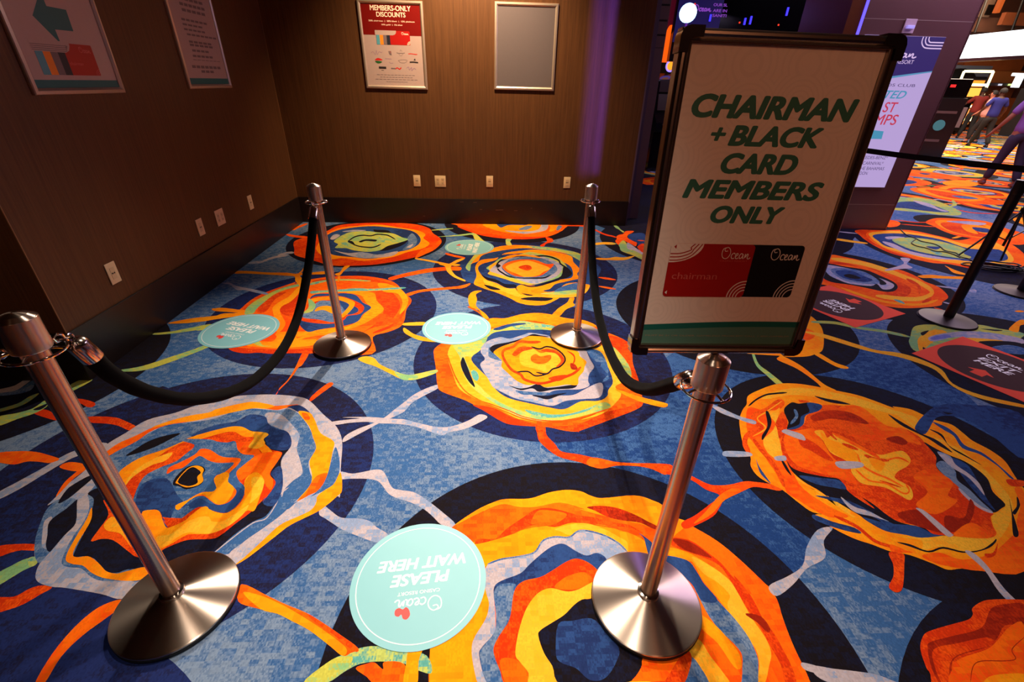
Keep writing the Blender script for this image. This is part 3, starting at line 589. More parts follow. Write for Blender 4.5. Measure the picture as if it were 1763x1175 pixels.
R P p980,730 1060,690 1160,740 1230,850 1180,960 1080,1050 950,1085 850,1130 970,1050 1060,920 1000,820
R S26 p340,620 600,590 900,600 1100,640 1220,720 1260,820 1250,950 1150,1060 950,1140
R P q430,580 520,500 640,430 760,360 960,300 1040,280 900,340 760,410 620,480 560,560
R P q310,920 480,940 750,950 1000,950 1160,940 1160,992 1000,990 750,997 620,985 480,992 350,967
R P q840,525 900,480 980,430 1060,375 1100,480 1000,605 900,612 840,575
R P q640,470 760,400 900,370 780,450 700,560 610,580
A P q768,595 760,530 830,470 920,420 1000,340 1050,310 1010,400 940,470 850,520 835,580 890,680 860,750 820,800 1000,830 980,900 900,930 700,900 800,830
A P p590,720 760,700 900,718 970,740 990,810 1055,880 1050,920 960,985 850,1050 700,1100 550,1125 300,1170 0,1175 0,1130 300,1120 560,1085 700,1070 820,1000 870,940 930,880 880,830 830,760 700,735
A P p1060,720 1200,740 1250,830 1220,950 1280,890 1310,800 1240,700 1100,640 1000,640
A P q980,850 1200,780 1400,748 1400,795 1200,815 1050,850 1200,850 1180,905 960,932 700,935 450,905 600,870 900,880
B P p325,775 400,742 560,742 660,735 780,755 850,830 935,880 850,950 800,1020 680,1062 560,1080 400,1105 300,1128 230,1082 215,1040 250,960 300,860
R P p325,790 450,765 620,765 740,800 840,850 862,890 820,945 700,965 660,1005 560,1042 400,1042 240,1017 225,985 250,955
S P p355,860 420,812 520,812 620,800 720,850 800,890 790,930 700,952 640,962 620,1000 540,1030 400,1002 250,985 255,940 330,920
B P p600,800 720,850 800,890 790,930 700,952 660,900
A P p320,800 420,775 560,768 660,778 760,820 765,860 720,920 650,980 630,960 690,890 710,850 640,815 560,800 420,810 350,825
A P p365,920 400,875 500,863 545,890 545,942 450,905
L P p300,790 372,850 335,920 240,940 300,880
L P q465,592 520,510 620,440 780,360 900,318 1050,285 1050,305 900,345 780,395 680,470 600,540 560,590
T P p330,715 450,708 600,700 780,685 950,690 1260,675 1240,692 950,712 780,712 600,722 450,730 330,740
L S16 p330,630 600,600 930,612
T P q1140,285 1290,255 1280,270 1150,300
L P q545,870 620,868 665,912 745,917 660,922 590,905
A S22 q165,550 250,542 440,562
A S26 q-30,668 150,640 260,602 400,600
L S38 q-30,745 60,735 170,705
L S20 q-30,955 80,920 170,895
A P B1060,210 1200,180 1380,160 1530,140 1530,158 1380,182 1200,207
L P B975,272 1100,258 1320,215 1340,235 1110,272 980,282
L P B760,505 900,480 1100,415 1350,335 1350,348 1120,440 920,505 780,515
A P B1350,115 1450,122 1540,125 1540,142 1440,138 1350,130
A P q380,185 400,160 500,158 700,172 900,175 1020,182 1100,90 1090,140 1060,180 1300,160 1300,190 1050,200 1060,240 1040,310 990,260 980,215 880,205 700,195 500,185
A P p570,540 620,520 660,465 720,458 660,510 620,555 580,556
A S26 p612,560 600,620
G P q510,80 560,60 640,58 760,15 900,-8 900,8 760,35 640,78 540,88
G P q245,280 330,280 400,310 550,340 700,378 700,398 600,380 480,352 400,350 330,300

L P k1440,240 1460,240 1500,330 1590,400 1700,490 1762,560 l760,218 720,200 680,130 600,60 k1650,500 1560,420 1480,345
A P y0,728 30,725 130,780 240,870 308,905 285,910 240,900 200,860 100,790 0,745
A P y180,705 215,705 300,755 370,780 360,790 300,775
A P l260,350 290,270 320,230 330,160 420,110 560,60 700,52 860,70 1060,110 1250,150 1400,200 1560,260 m660,100 800,122 900,165 1010,215 1150,252 1255,330 1330,390 1480,470 1600,560 1680,680 1762,790 z1790,850 1800,920 1785,980 n1762,650 1560,657 1400,652 1240,635 1120,645 990,592 800,522 640,492 480,432 330,382 150,292 0,182 l1040,1165 880,1140 760,1060 620,950 500,890 410,830 355,750 352,670 290,560 265,440
O P n1500,500 1762,300 1762,660 1400,655 1240,635 1050,600 900,530 1050,500 1250,560
O P l330,260 480,280 600,190 640,230 560,330 640,480 610,600 700,760 640,930 560,800 420,600 330,480
Y P l440,180 600,110 800,90 1060,130 1300,190 1560,280 m700,140 860,200 860,290 700,180 l1500,300 1200,230 900,170 700,150 520,180
Y P m1000,360 1150,420 1300,520 1500,700 1660,900 n1640,250 1540,400 1400,480 1250,490 1060,450 900,480 760,420 600,350 400,230 0,0 l1200,1100 1000,1000 800,900 680,800 n300,190 500,300 760,370 1000,350 1350,380 1500,370 1520,330 1490,200 m1560,980 1600,920 1450,740 1300,620 1150,530
A P n380,200 600,330 760,375 900,400 880,480 700,420 500,370 300,250
Y P l470,290 560,280 600,260 580,350 540,450 460,530 500,640 600,700 620,640 590,500 560,380
O P l640,600 760,900 1000,1080 1180,1175 1000,1175 760,1040 640,930
R P l630,480 610,560 622,640 700,760 800,810 980,840 1100,860 1160,950 1250,1020 1400,1110 m400,870 500,930 600,1010 700,1070 830,1100 930,1130 n1000,350 1180,362 1350,380 1480,375 1530,340 1500,280 1480,200 1500,168 m1380,930 1290,870 1200,770 1100,690 1022,610 1022,530 980,470 920,400 870,350 760,290 600,262 450,190 300,110 180,90 l1050,235 950,238 930,280 830,320 800,400 700,440 650,440
N P l655,700 700,760 790,800 980,840 1100,860 1160,945 1250,1020 1400,1110 m400,870 500,930 600,1010 700,1070 830,1105 930,1130 n1000,350 1090,355 900,375 760,350 600,320 480,260 380,190 230,100 100,20 l1100,1090 950,970 800,880 700,790
B P n-0,20 300,70 620,240 700,262 850,275 1000,345 1080,355 900,375 760,350 600,320 480,260 400,200 560,240 300,110
G P n218,30 330,112 450,150 560,208 620,238 480,195 350,165 270,105
B P l760,830 950,850 1100,870 1160,945 1050,930 900,900
N P m918,400 1030,462 1130,510 1260,562 1380,640 1460,720 1500,820 1602,922 1570,960 1500,995 1380,930 1290,870 1200,770 1100,690 1022,610 1022,530 980,470
S P m1020,595 1080,560 1180,640 1200,720 1300,800 1400,900 1500,992 1380,930 1290,870 1200,770 1100,690
B P m1150,530 1280,590 1350,690 1450,880 1520,980 1420,900 1330,800 1250,700 1180,600
G P m1035,480 1140,520 1185,590 1300,670 1385,750 1430,850 1360,770 1280,690 1150,612 1060,525
G S22 m1210,790 1300,880 1400,955 1500,998
N P l640,260 700,213 760,223 850,213 950,235 930,282 820,322 800,395 740,435 660,438 672,380 640,310
B P l830,215 950,235 930,282 820,322 800,395 740,435 660,438 760,400 780,330 850,290
S S26 l722,270 742,330 690,395
O P l640,490 800,440 900,440 960,540 1050,680 1180,780 1250,905 1100,850 900,800 750,745 660,640
O P m900,640 1000,640 1160,735 1120,850 1200,900 1020,1010 850,930 950,820 830,700
O P m380,100 600,262 760,290 900,420 780,400 600,380 450,390 300,340 500,330 350,200 200,110
R P l760,500 900,560 1050,700 980,690 860,620 780,580
X P l860,330 1000,280 1200,300 1350,390 1250,385 1050,350 900,370
X P m600,370 700,350 780,400 740,425 650,400
X P m1100,1020 1250,1042 1290,940 1310,880 1345,950 1300,1080 1170,1160 1100,1130
X P m700,1000 900,980 1080,1160 930,1130 760,1070
O P m1180,1160 1320,1080 1480,1175 n1500,340 1450,380 1200,365
Y P l890,460 960,448 1000,510 1060,480 1200,540 1300,600 1440,655 1560,630 1640,625 1700,690 1680,745 1590,800 1570,850 1640,890 1700,930 1722,1000 1690,1037 1600,990 1480,930 1300,900 1230,840 1200,790 1190,720 1050,650 1000,600 960,530
A P l940,460 1000,510 1060,540 1120,560 1250,640 1240,720 1190,720 1100,670 1000,600
O S26 l1040,470 1200,550 1330,620 1440,680
R S28 l1125,560 1260,612
R S20 l960,420 1080,530
O S16 l1255,650 1290,740 1400,810 1500,850 1640,925
R S14 l1440,870 1620,930
R S26 l1310,655 1400,690 1520,705
O S13 l1500,700 1600,680 1690,720
O S14 l1240,780 1350,870 1500,900 1640,980 1690,960 1660,900
A P l1350,680 1480,720 1455,790 1400,775
R S42 l600,190 500,270 385,325 390,390 445,425 330,485 305,560 345,640
R S32 l375,520 440,610 520,700 580,790 640,925
R P l565,385 620,290 660,355 662,420 600,520 578,440
R P l760,190 850,205 780,215
R S26 n160,190 350,280 500,400 640,450 760,490
O P n640,430 760,480 820,500 700,500 640,490
R P n1430,510 1500,500 1540,420 1520,520 1450,545
Y S10 l370,500 480,430 410,350 490,290 620,200
N S14 l335,245 400,190 480,150 560,138 660,130
N P l890,158 1000,182 1100,200 1195,230 1080,222 980,200
N P l480,295 505,295 530,370 510,440 455,530 450,490 495,410
B P l400,690 430,760 520,890 490,870 430,800
N P l610,700 640,720 700,830 650,780
N P m615,165 720,225 840,295 900,330 1000,370 1080,420 1160,490 1060,440 960,375 860,325 720,255
B P m990,230 1100,270 1190,335 1260,425 1400,485 1500,555 1600,640 1685,720 1640,700 1560,620 1480,560 1380,500 1240,450 1170,350 1080,295
N P m960,290 1070,335 1130,430 1250,500 1410,598 1280,530 1150,455 1060,350
N P n690,412 800,430 950,485 1080,452 1250,490 1400,475 1490,420 1525,385 1525,410 1470,460 1360,495 1240,502 1080,468 960,500 800,450
N P n1635,45 1650,100 1665,160 1715,330 1700,370 1670,350 1660,250 1655,160
N P m1700,860 1732,920 1690,1010 1665,990 1700,940
B P n-10,180 150,240 330,290 385,340 200,300 0,225
R P m1615,715 1762,728 1762,772 1650,770
O P m1680,790 1762,830 n1762,400 1700,250 1730,100
G P l20,240 50,235 250,325 390,368 380,397 240,352 100,300
G P l115,645 150,622 335,632 352,668 150,670
G P l640,440 690,450 790,485 805,535 625,468
G P l555,672 640,662 652,702 570,702
G P l1072,713 1270,715 1297,757 1120,772
G P m850,960 880,960 950,1000 1150,1170 n1165,355 1100,355 900,170
G P n1265,495 1330,500 1450,610 1600,810 1762,970 1762,1040 1550,830 1430,650
B P m845,295 860,240 920,170 1000,110 1130,78 1350,90 1500,100 1762,190 1762,540 1500,350 1300,220 1150,180 1050,185 1000,220 930,332
N P m1080,145 1160,160 1120,168
R P n622,498 745,512 752,600 745,760 722,825 670,832 622,785 660,700 658,600

R P o1330,605 1325,555 1400,500 1500,480 1762,482 z1850,1040 1850,1300 1600,1300 o980,1180 935,1050 888,900 905,800 960,748 1150,690 1290,650
X P o970,840 1150,790 1400,720 1480,560 1600,520 1762,520 1762,680 1600,700 1540,800 1450,880 1200,960 1150,1060 1170,1200 1060,1200 980,1050 950,900
R P o1000,900 1200,850 1450,800 1500,860 1200,950 1130,1060 1150,1200 1080,1200 1010,1050
O P o1170,1200 1160,1060 1220,980 1450,900 1550,810 1640,710 1762,700 1762,1200
A P o1420,1175 1500,1120 1762,1108 1762,1200 1400,1200
X S8 o1310,1180 1330,1050 1400,1000 1600,998 1690,980 1660,900 1762,800

A P y140,512 175,510 225,560 242,620 235,690 195,712 150,724 60,727 0,720 k1600,255 z1276,607 1255,590 1300,545 1360,535
R S12 y0,690 60,640 110,672 150,615
O P y0,560 100,560 200,600 150,640 60,600 0,620
L S14 y175,540 300,545 420,570 560,590 700,620
Y P y125,590 240,605 420,660 520,690 640,705 760,740 870,795 930,870 1080,930 1320,985 1320,1000 1080,950 930,885 840,800 740,758 640,728 520,705 420,680 240,625
O P s200,590 260,360 450,372 700,430 850,480 1000,500 1150,560 1250,618 1390,675 1483,770 1425,822 1400,860 1200,882 1000,885 800,855 600,795 400,702 250,655 180,640
R P s260,420 420,425 600,470 760,500 950,600 1100,680 1085,750 1000,775 820,745 930,700 970,670 900,580 700,490 450,450 240,440
Y S42 s300,385 600,430 850,500 1050,575 1230,650 1320,730 1200,790 1000,790 750,760
R S30 s1060,590 1180,660 1190,740
R P s1220,820 1300,775 1310,805 1240,838
A S22 s400,680 650,770 900,830 1200,850 1380,800
N P s225,435 450,468 650,500 800,560 930,620 972,670 940,712 850,722 700,692 500,652 300,622 205,560
G P s245,450 450,480 640,520 740,565 850,605 935,650 905,692 820,695 760,640 700,662 500,642 380,602 265,540
N P s540,488 700,540 800,592 860,640 800,650 760,600 640,535
S P s290,500 400,480 560,500 680,540 790,620 720,645 520,625 400,592
B P s345,510 500,508 620,558 720,602 640,622 500,602 400,570
N P s430,550 500,543 600,580 540,592 450,572
T P s930,798 1000,808 1045,842 990,830
G P s1000,378 1100,388 1065,440 1122,480 1000,490 870,508 850,495 980,460 1035,430
A P s1175,560 1300,548 1450,562 1640,568 1640,592 1450,588 1300,582 1220,580
A P s1450,455 1550,500 1650,535 1660,550 1540,530 1480,480
Y P s340,178 500,200 660,225 640,235 480,218 340,195
G S10 s370,112 570,132
G S14 s1360,660 1580,690
G S12 s1430,825 1510,845
R S16 s1340,880 1460,922
G P s1700,700 1762,700 1762,730 1700,720

O P s550,98 850,98 1100,98 1400,160 1600,200 z1700,405 1740,420 1765,440 1765,456 1745,463 1720,462 s1762,492 1500,442 1330,430 1100,382 900,330 750,262 650,200 590,150
R P s550,98 700,98 650,140 720,220 900,310 1100,370 1100,382 900,330 750,262 650,200 590,150
Y P s690,125 880,105 1100,118 1400,170 1700,245 z1715,418 1745,445 1730,455 s1762,455 1330,400 1100,345 850,280 760,222 700,172
B P s720,150 880,130 1100,140 1400,190 1700,285 z1720,430 1735,447 1700,452 s1762,420 1400,375 1130,318 870,265 780,210
G P s845,168 930,160 1040,168 1000,180 880,190
G P s820,210 930,235 1100,310 1400,370 1650,400 1750,400 1400,390 1100,340 870,250
L P s920,190 1100,172 1350,200 1550,250 1665,295 1640,335 1715,370 1640,385 1400,355 1150,305 980,240
T P s1300,300 1420,330 1380,345
B P s1255,262 1400,268 1355,295
O P s870,0 950,0 1000,30 960,60 860,62
A P s1520,175 1640,145 1762,150 1762,160 1650,158 1560,180

O P t765,782 850,742 1000,740 1300,760 1450,790 1600,850 1762,900 1762,1005 1500,990 1350,960 1100,920 950,872 850,822
A P t860,772 1000,762 1300,790 1450,830 1600,900 1500,960 1350,945 1100,900 960,850
R P t920,790 1100,780 1300,800 1400,840 1300,880 1400,900 1500,920 1300,930 1100,890 980,850
G P t980,770 1200,770 1380,792 1300,812 1100,790
A P t1130,810 1260,808 1400,830 1400,850 1240,830 1300,900 1180,870
B P t1240,832 1400,848 1400,885 1290,872
O P t610,440 700,428 850,432 1050,462 1300,500 1450,550 1550,575 1540,602 1350,600 1100,580 900,545 750,500 650,470
A P t680,445 850,440 1050,470 1280,520 1370,550 1200,570 960,540 800,500
R P t760,450 950,470 1150,510 1280,545 1100,545 900,510
S P t1030,510 1200,520 1300,545 1150,540
L P t460,545 600,530 800,545 950,590 1100,660 1130,690 1090,712 900,705 700,680 440,655 450,640
B P t470,585 600,570 780,590 950,650 1000,680 800,670 560,640 450,630
G P t640,560 800,590 900,640 1000,670 940,672 850,640 720,600
O P t530,335 650,335 780,365 825,392 740,412 600,412 520,402
B P t540,352 640,358 680,380 600,395 530,392
O P t580,250 700,255 900,285 1100,320 1130,340 960,345 740,325 570,300
B P t700,280 820,290 760,300
A P t940,375 1100,355 1250,370 1300,400 1200,420 1000,410
L P t1030,560 1060,565 1080,610 1000,625 1040,600
R S8 t460,755 650,780 850,780
R S8 t520,800 700,815 880,828
R S8 t1090,655 1250,685 1500,695

L P u600,535 612,470 640,380 720,352 860,350 1100,378 1300,350 1500,388 1762,440 1762,560 z1900,640 1850,700 u1000,700 680,625
Y P u700,480 850,400 980,430 820,540 720,620 690,560
G P u800,475 1000,430 1300,418 1700,480 1762,540 1500,520 1100,475 850,520
V P u820,478 960,450 1020,472 850,505
N P u718,430 800,408 740,460
N P u740,575 770,595 740,600
Y P u1150,485 1350,490 1550,515 1300,540
N P u1290,530 1550,515 1762,555 1762,700 1600,640
S P u1430,580 1600,555 1762,590 1762,650 1560,632
A P u1608,402 1650,348 1710,305 1762,302 1762,345 1720,362 1700,425
A S20 u1670,212 1762,215
N P u1320,390 1540,405 1480,415

L P A80,105 150,110 220,180 290,225 260,240 180,180 120,150
O P A130,330 180,290 270,270 320,215 480,212 450,250 370,290 360,350 480,420 545,450 520,520 440,480 330,430 260,400 180,490 110,420 140,370
L P A180,490 265,400 340,470 360,570 500,600 660,700 660,790 480,710 240,620 200,540
G P A350,450 440,490 560,580 680,640 680,700 500,610 360,570
B P A370,300 480,260 700,270 750,500 600,560 550,450 440,400 380,360
R P A560,520 640,470 700,490 690,640 620,620 560,550
R S20 A560,400 700,410
Y P A-20,770 100,735 280,745 480,715 500,720 350,790 180,805 -20,798
L S16 A-20,465 150,470
R S20 A-20,300 130,345
'''

# ------------------------------------------------------------------ floor
FMATS = list('SNUDBGORXAYLTV'); FI = {c: i for i, c in enumerate(FMATS)}
DZ = 1.4e-5; XW = -2.226
def carpet():
    bm = bmesh.new(); x0, x1, y0, y1 = -6, 34, -4, 42
    vs = [bm.verts.new(p) for p in ((x0, y0, 0), (x1, y0, 0), (x1, y1, 0), (x0, y1, 0))]; bm.faces.new(vs).material_index = FI['S']
    pat = re.compile(r'([a-zA-Z]?)(-?[\d.]+),(-?[\d.]+)'); fields = []; shapes = []
    for ln in CARPET.strip().splitlines():
        if not ln.strip(): continue
        col, kind, rest = ln.split(' ', 2); vw = 'z'; P = []
        for t in rest.split():
            g = pat.match(t)
            if g.group(1): vw = g.group(1)
            vx, vy, s = VIEWS[vw]; P.append((vx+float(g.group(2))*s, vy+float(g.group(3))*s, s))
        if kind == 'C':
            W = [floor_pt(a, b) for a, b, _ in P]
            # least-squares circle through the points
            import numpy as np
            A = np.array([[2*p.x, 2*p.y, 1] for p in W]); bb = np.array([p.x**2+p.y**2 for p in W]); sol = np.linalg.lstsq(A, bb, rcond=None)[0]
            r = math.sqrt(sol[2]+sol[0]**2+sol[1]**2); fields.append((sol[0], sol[1], r)); shapes.append((col, circle(sol[0], sol[1], r, 96)))
        elif kind == 'P':
            Q = crom([p[:2] for p in P], True, 4)
            Q = [(a, max(b, 175)) for a, b in Q]
            W = [floor_pt(a, b) for a, b in Q]; shapes.append((col, [(p.x, p.y) for p in W]))
        else:
            wd = float(kind[1:])*P[0][2]; Q = crom([p[:2] for p in P], False, 5); n = len(Q)
            ws = [wd*min(1, .35+min(i, n-1-i)/3) for i in range(n)]
            A, B = ribbon2d(Q, ws); W = [floor_pt(a, b) for a, b in A+list(reversed(B))]; shapes.append((col, [(p.x, p.y) for p in W]))
    rnd = random.Random(3)
    def rings(x, y, R, pal, ph):
        out = []; rr = R
        for j, cch in enumerate(pal):
            amp = .04+.015*j; pts = []
            for i in range(40):
                t = 2*PI*i/40; q = 1+amp*math.sin(2*t+ph[0]+j*.3)+amp*.8*math.sin(3*t+ph[1]-j*.4)+amp*.5*math.sin(5*t+ph[2]+j)
                pts.append((x+rr*q*math.cos(t), y+rr*q*math.sin(t)))
            out.append((cch, pts)); rr *= .83
        return out
    k0 = next(i for i, s_ in enumerate(shapes) if s_[0] == 'N' and i > 4)
    near = fields[2]; shapes[k0:k0] = rings(near[0], near[1], near[2]*.62, 'OAYSBGRAN', (1, 2, 3)) if near[1] < .4 else []
    print('FIELDS', [(round(a, 2), round(b, 2), round(r, 2)) for a, b, r in fields])
    # the same kind of medallions, drawn freely, where the photograph shows the pattern only from afar or not at all
    far = []
    def taken(x, y, R): return any(math.hypot(x-a, y-b) < R+r*.72 for a, b, r in fields+far)
    for _ in range(9000):
        x, y = rnd.uniform(-5, 30), rnd.uniform(-3.5, 36); R = rnd.uniform(.5, .72)
        seen = -3.2 < x < 5.3 and -.2 < y < 6.0 or x < XW+.2 and y > 1.6
        if seen or taken(x, y, R): continue
        far.append((x, y, R))
    extra = []
    for x, y, R in far:
        jt = rnd.uniform(0, .9); extra.append(('N', circle(x, y, R*1.15, 48), jt))
        pal = rnd.choice(['ORAYBSGNO', 'RARBGLYNB', 'OAYGNSBNA', 'ARORASBN', 'AYLBSGNLY', 'LYBGSNBG', 'OARAOYRB'])
        ph = [rnd.uniform(0, 6.28) for _ in range(4)]; rr = R*.86
        for j, cch in enumerate(pal):
            amp = .05+.02*j; pts = []
            for i in range(40):
                t = 2*PI*i/40; q = 1+amp*math.sin(2*t+ph[0]+j*.3)+amp*.8*math.sin(3*t+ph[1]-j*.4)+amp*.5*math.sin(5*t+ph[2]+j)+amp*.3*math.sin(8*t+ph[3]*j)
                pts.append((x+rr*q*math.cos(t)*1.04, y+rr*q*math.sin(t)))
            extra.append((cch, pts, jt+j+5)); rr *= rnd.uniform(.70, .93)
        for q in range(4):
            a = rnd.uniform(0, 6.28); P = [(x+R*d*math.cos(a+s), y+R*d*math.sin(a+s)) for d, s in ((.85, 0), (1.15, .1), (1.45, rnd.uniform(-.3, .3)), (1.8, rnd.uniform(-.2, .4)))]
            A, B = ribbon2d(crom(P, False, 4), rnd.uniform(.03, .07)); extra.append((rnd.choice('ORAYGL'), A+list(reversed(B)), jt+1+q))
    # every shape lies one hair above whatever it overlaps
    z = .00005
    for col, pts, lv in extra: poly(bm, pts, z+lv*1.6e-5, FI[col])
    z0 = .00033; placed = []
    for col, pts in shapes:
        ax, bx, ay, by = min(p[0] for p in pts), max(p[0] for p in pts), min(p[1] for p in pts), max(p[1] for p in pts)
        lv = 1+max([l for l, a, b, c, d in placed if a < bx and b > ax and c < by and d > ay], default=0)
        placed.append((lv, ax, bx, ay, by)); poly(bm, pts, z0+lv*DZ, FI[col]); z = max(z, z0+lv*DZ)
    print('carpet top z', z, max(p[0] for p in placed))
    return build('floor', bm, [M[c] for c in FMATS], kind='structure', label='blue carpet with orange and yellow swirl medallions', smooth=None), z
floor, FZ = carpet()
FZ += .0002

# ------------------------------------------------------------------ walls, ceiling, baseboards
def wallpaper():
    m, N, L, b = mat('brown_wallcovering'); b.inputs['Roughness'].default_value = .5; b.inputs['Specular IOR Level'].default_value = .35
    geo = N.new('ShaderNodeNewGeometry'); mp = N.new('ShaderNodeMapping'); mp.inputs['Scale'].default_value = (90, 90, 2.2); L.new(geo.outputs['Position'], mp.inputs['Vector'])
    n1 = N.new('ShaderNodeTexNoise'); n1.inputs['Scale'].default_value = 1; n1.inputs['Detail'].default_value = 6; n1.inputs['Roughness'].default_value = .7; L.new(mp.outputs[0], n1.inputs['Vector'])
    cr = N.new('ShaderNodeValToRGB'); cr.color_ramp.elements[0].position = .3; cr.color_ramp.elements[1].position = .72
    cr.color_ramp.elements[0].color = lin((.275, .162, .074)); cr.color_ramp.elements[1].color = lin((.385, .24, .122)); L.new(n1.outputs['Fac'], cr.inputs[0]); L.new(cr.outputs[0], b.inputs['Base Color'])
    bp = N.new('ShaderNodeBump'); bp.inputs['Strength'].default_value = .25; bp.inputs['Distance'].default_value = .001; L.new(n1.outputs['Fac'], bp.inputs['Height']); L.new(bp.outputs[0], b.inputs['Normal'])
    return m
WALL = wallpaper()
BASE = plain('dark_baseboard_vinyl', (.12, .085, .075), .35, spec=.4, nscale=6, noise=.3)
YW, XW, XE, RY, CH = 5.506, -2.226, 1.655, 2.2, 3.4
bm = box(bmesh.new(), XW-.2, XE, YW, YW+.2, 0, CH); build('wall_back', bm, WALL, kind='structure')
bm = box(bmesh.new(), XW-.2, XW, RY, YW, 0, CH); build('wall_left', bm, WALL, kind='structure')
bm = box(bmesh.new(), -6, XW-.2, RY, RY+.2, 0, CH); build('wall_return', bm, WALL, kind='structure')
bm = box(bmesh.new(), -6.2, -6, -4, RY+.2, 0, CH); build('wall_far_left', bm, WALL, kind='structure')
bm = box(bmesh.new(), -6, 20, -4.2, -4, 0, CH); build('wall_behind', bm, WALL, kind='structure')
def board(name, x0, x1, y0, y1):
    bm = box(bmesh.new(), x0, x1, y0, y1, 0, .291, .003); build(name, bm, BASE, kind='structure')
board('baseboard_back', XW+.014, XE, YW-.014, YW-.0005); board('baseboard_left', XW+.0005, XW+.014, RY-.014, YW-.0005); board('baseboard_return', -6, XW+.0005, RY-.014, RY-.0005)
SEAM = plain('wall_seam_metal', (.52, .36, .22), .5)
bm = box(bmesh.new(), XW-.001, XW+.0035, RY-.0035, RY+.001, .291, CH); build('trim_1', bm, SEAM, kind='structure')
bm = box(bmesh.new(), XW, XW+.0012, YW-.006, YW, .291, CH); build('trim_2', bm, SEAM, kind='structure')
# scuffs on the dark baseboard
bm = bmesh.new(); rnd = random.Random(5)
for px, py, ln in ((795, 348, .045), (818, 349, .04), (828, 361, .03), (860, 362, .09), (888, 363, .04), (915, 359, .02), (730, 372, .03)):
    p = on(px, py, (0, 1, 0), YW-.014); a = rnd.uniform(-.2, .2)
    pen(bm, [(p.x-ln/2, p.z), (p.x, p.z+a*.006), (p.x+ln/2, p.z+a*ln*.2)], .004, 0, 0, 0, Matrix(((1, 0, 0, 0), (0, 0, -1, YW-.0146), (0, 1, 0, 0), (0, 0, 0, 1))))
build('scuff', bm, plain('pale_scuff', (.42, .32, .28), .6), bpy.data.objects['baseboard_back'], smooth=None)
CEIL = plain('ceiling_paint', (.36, .27, .21), .9, noise=.1, nscale=2)
bm = box(bmesh.new(), -6.2, 5.2, -4.2, 8, CH, CH+.15); build('ceiling', bm, CEIL, kind='structure')
bm = box(bmesh.new(), 5.2, 34, -4.2, 42, 6.0, 6.15); build('ceiling_hall', bm, CEIL, kind='structure')
HALL = plain('dark_hall_wall', (.20, .13, .11), .8, noise=.3, nscale=1.2)
bm = box(bmesh.new(), -6, 34, 41, 41.2, 0, 6); build('wall_hall_end', bm, HALL, kind='structure')
bm = box(bmesh.new(), 33, 33.2, -4, 41, 0, 6); build('wall_hall_right', bm, HALL, kind='structure')

# ------------------------------------------------------------------ rope stanchions
STEEL = brushed('brushed_stainless_cone', aniso=.85, rough=.30, rot=.25)
POLE = brushed('brushed_stainless_pole', c=(.78, .66, .57), aniso=.75, rough=.27, rot=.25)
CHROME = plain('polished_chrome', (.84, .80, .77), .10, 1, noise=.03)
RUBBER = plain('black_rubber', (.03, .028, .03), .6)
def stanchion(H, label, loc):
    t = thing('rope_stanchion', label, 'stanchion', loc, 0, 'rope stanchions')
    build('base', lathe(bmesh.new(), [(0, .0125), (.1735, .0125), (.175, .0145), (.175, .0195), (.1725, .0215), (.170, .0225), (.034, .058), (.031, .062), (0, .062)], 96), STEEL, t, True, autos=25)
    build('rubber_rim', lathe(bmesh.new(), [(0, 0), (.1750, 0), (.1765, .002), (.1765, .0105), (.175, .0123), (0, .0123)], 96), RUBBER, t, True)
    build('collar', lathe(bmesh.new(), [(.0262, .0622), (.033, .0622), (.034, .066), (.033, .070), (.0262, .072)], 40), CHROME, t, True)
    build('pole', lathe(bmesh.new(), [(0, .0625), (.0254, .0625), (.0254, H-.088), (0, H-.088)], 40), POLE, t, True)
    build('cap', lathe(bmesh.new(), [(0, H-.0875), (.0355, H-.0875), (.0365, H-.085), (.0365, H-.0135), (.0358, H-.0125), (.0345, H-.0122), (.034, H-.0118), (.024, H-.0045), (.010, H-.0003), (0, H)], 48), STEEL, t, True, autos=16)
    b = bmesh.new(); torus(b, (0, 0, H-.096), .056, .0032)
    for a in (0, 90, 180, 270):
        ca, sa = math.cos(math.radians(a+20)), math.sin(math.radians(a+20)); tube(b, [(.025*ca, .025*sa, H-.0915), (.040*ca, .040*sa, H-.0915), (.056*ca, .056*sa, H-.096)], .003, 8)
    build('rope_ring', b, CHROME, t, True)
    return t
SP = {'FL': (-1.004, .905, 1.043), 'FR': (.511, .865, .962), 'BL': (-.940, 2.562, 1.0), 'BR': (.582, 2.679, 1.0)}
stanchion(1.043, 'large brushed steel rope stanchion nearest the camera, its cap at the left edge', (SP['FL'][0], SP['FL'][1], FZ))
stanchion(.962, 'brushed steel rope stanchion nearest the camera, under the framed chairman and black card sign', (SP['FR'][0], SP['FR'][1], FZ))
stanchion(1.0, 'far brushed steel rope stanchion near the left wall, base on an orange medallion', (SP['BL'][0], SP['BL'][1], FZ))
stanchion(1.0, 'far brushed steel rope stanchion between the back wall and the framed sign', (SP['BR'][0], SP['BR'][1], FZ))

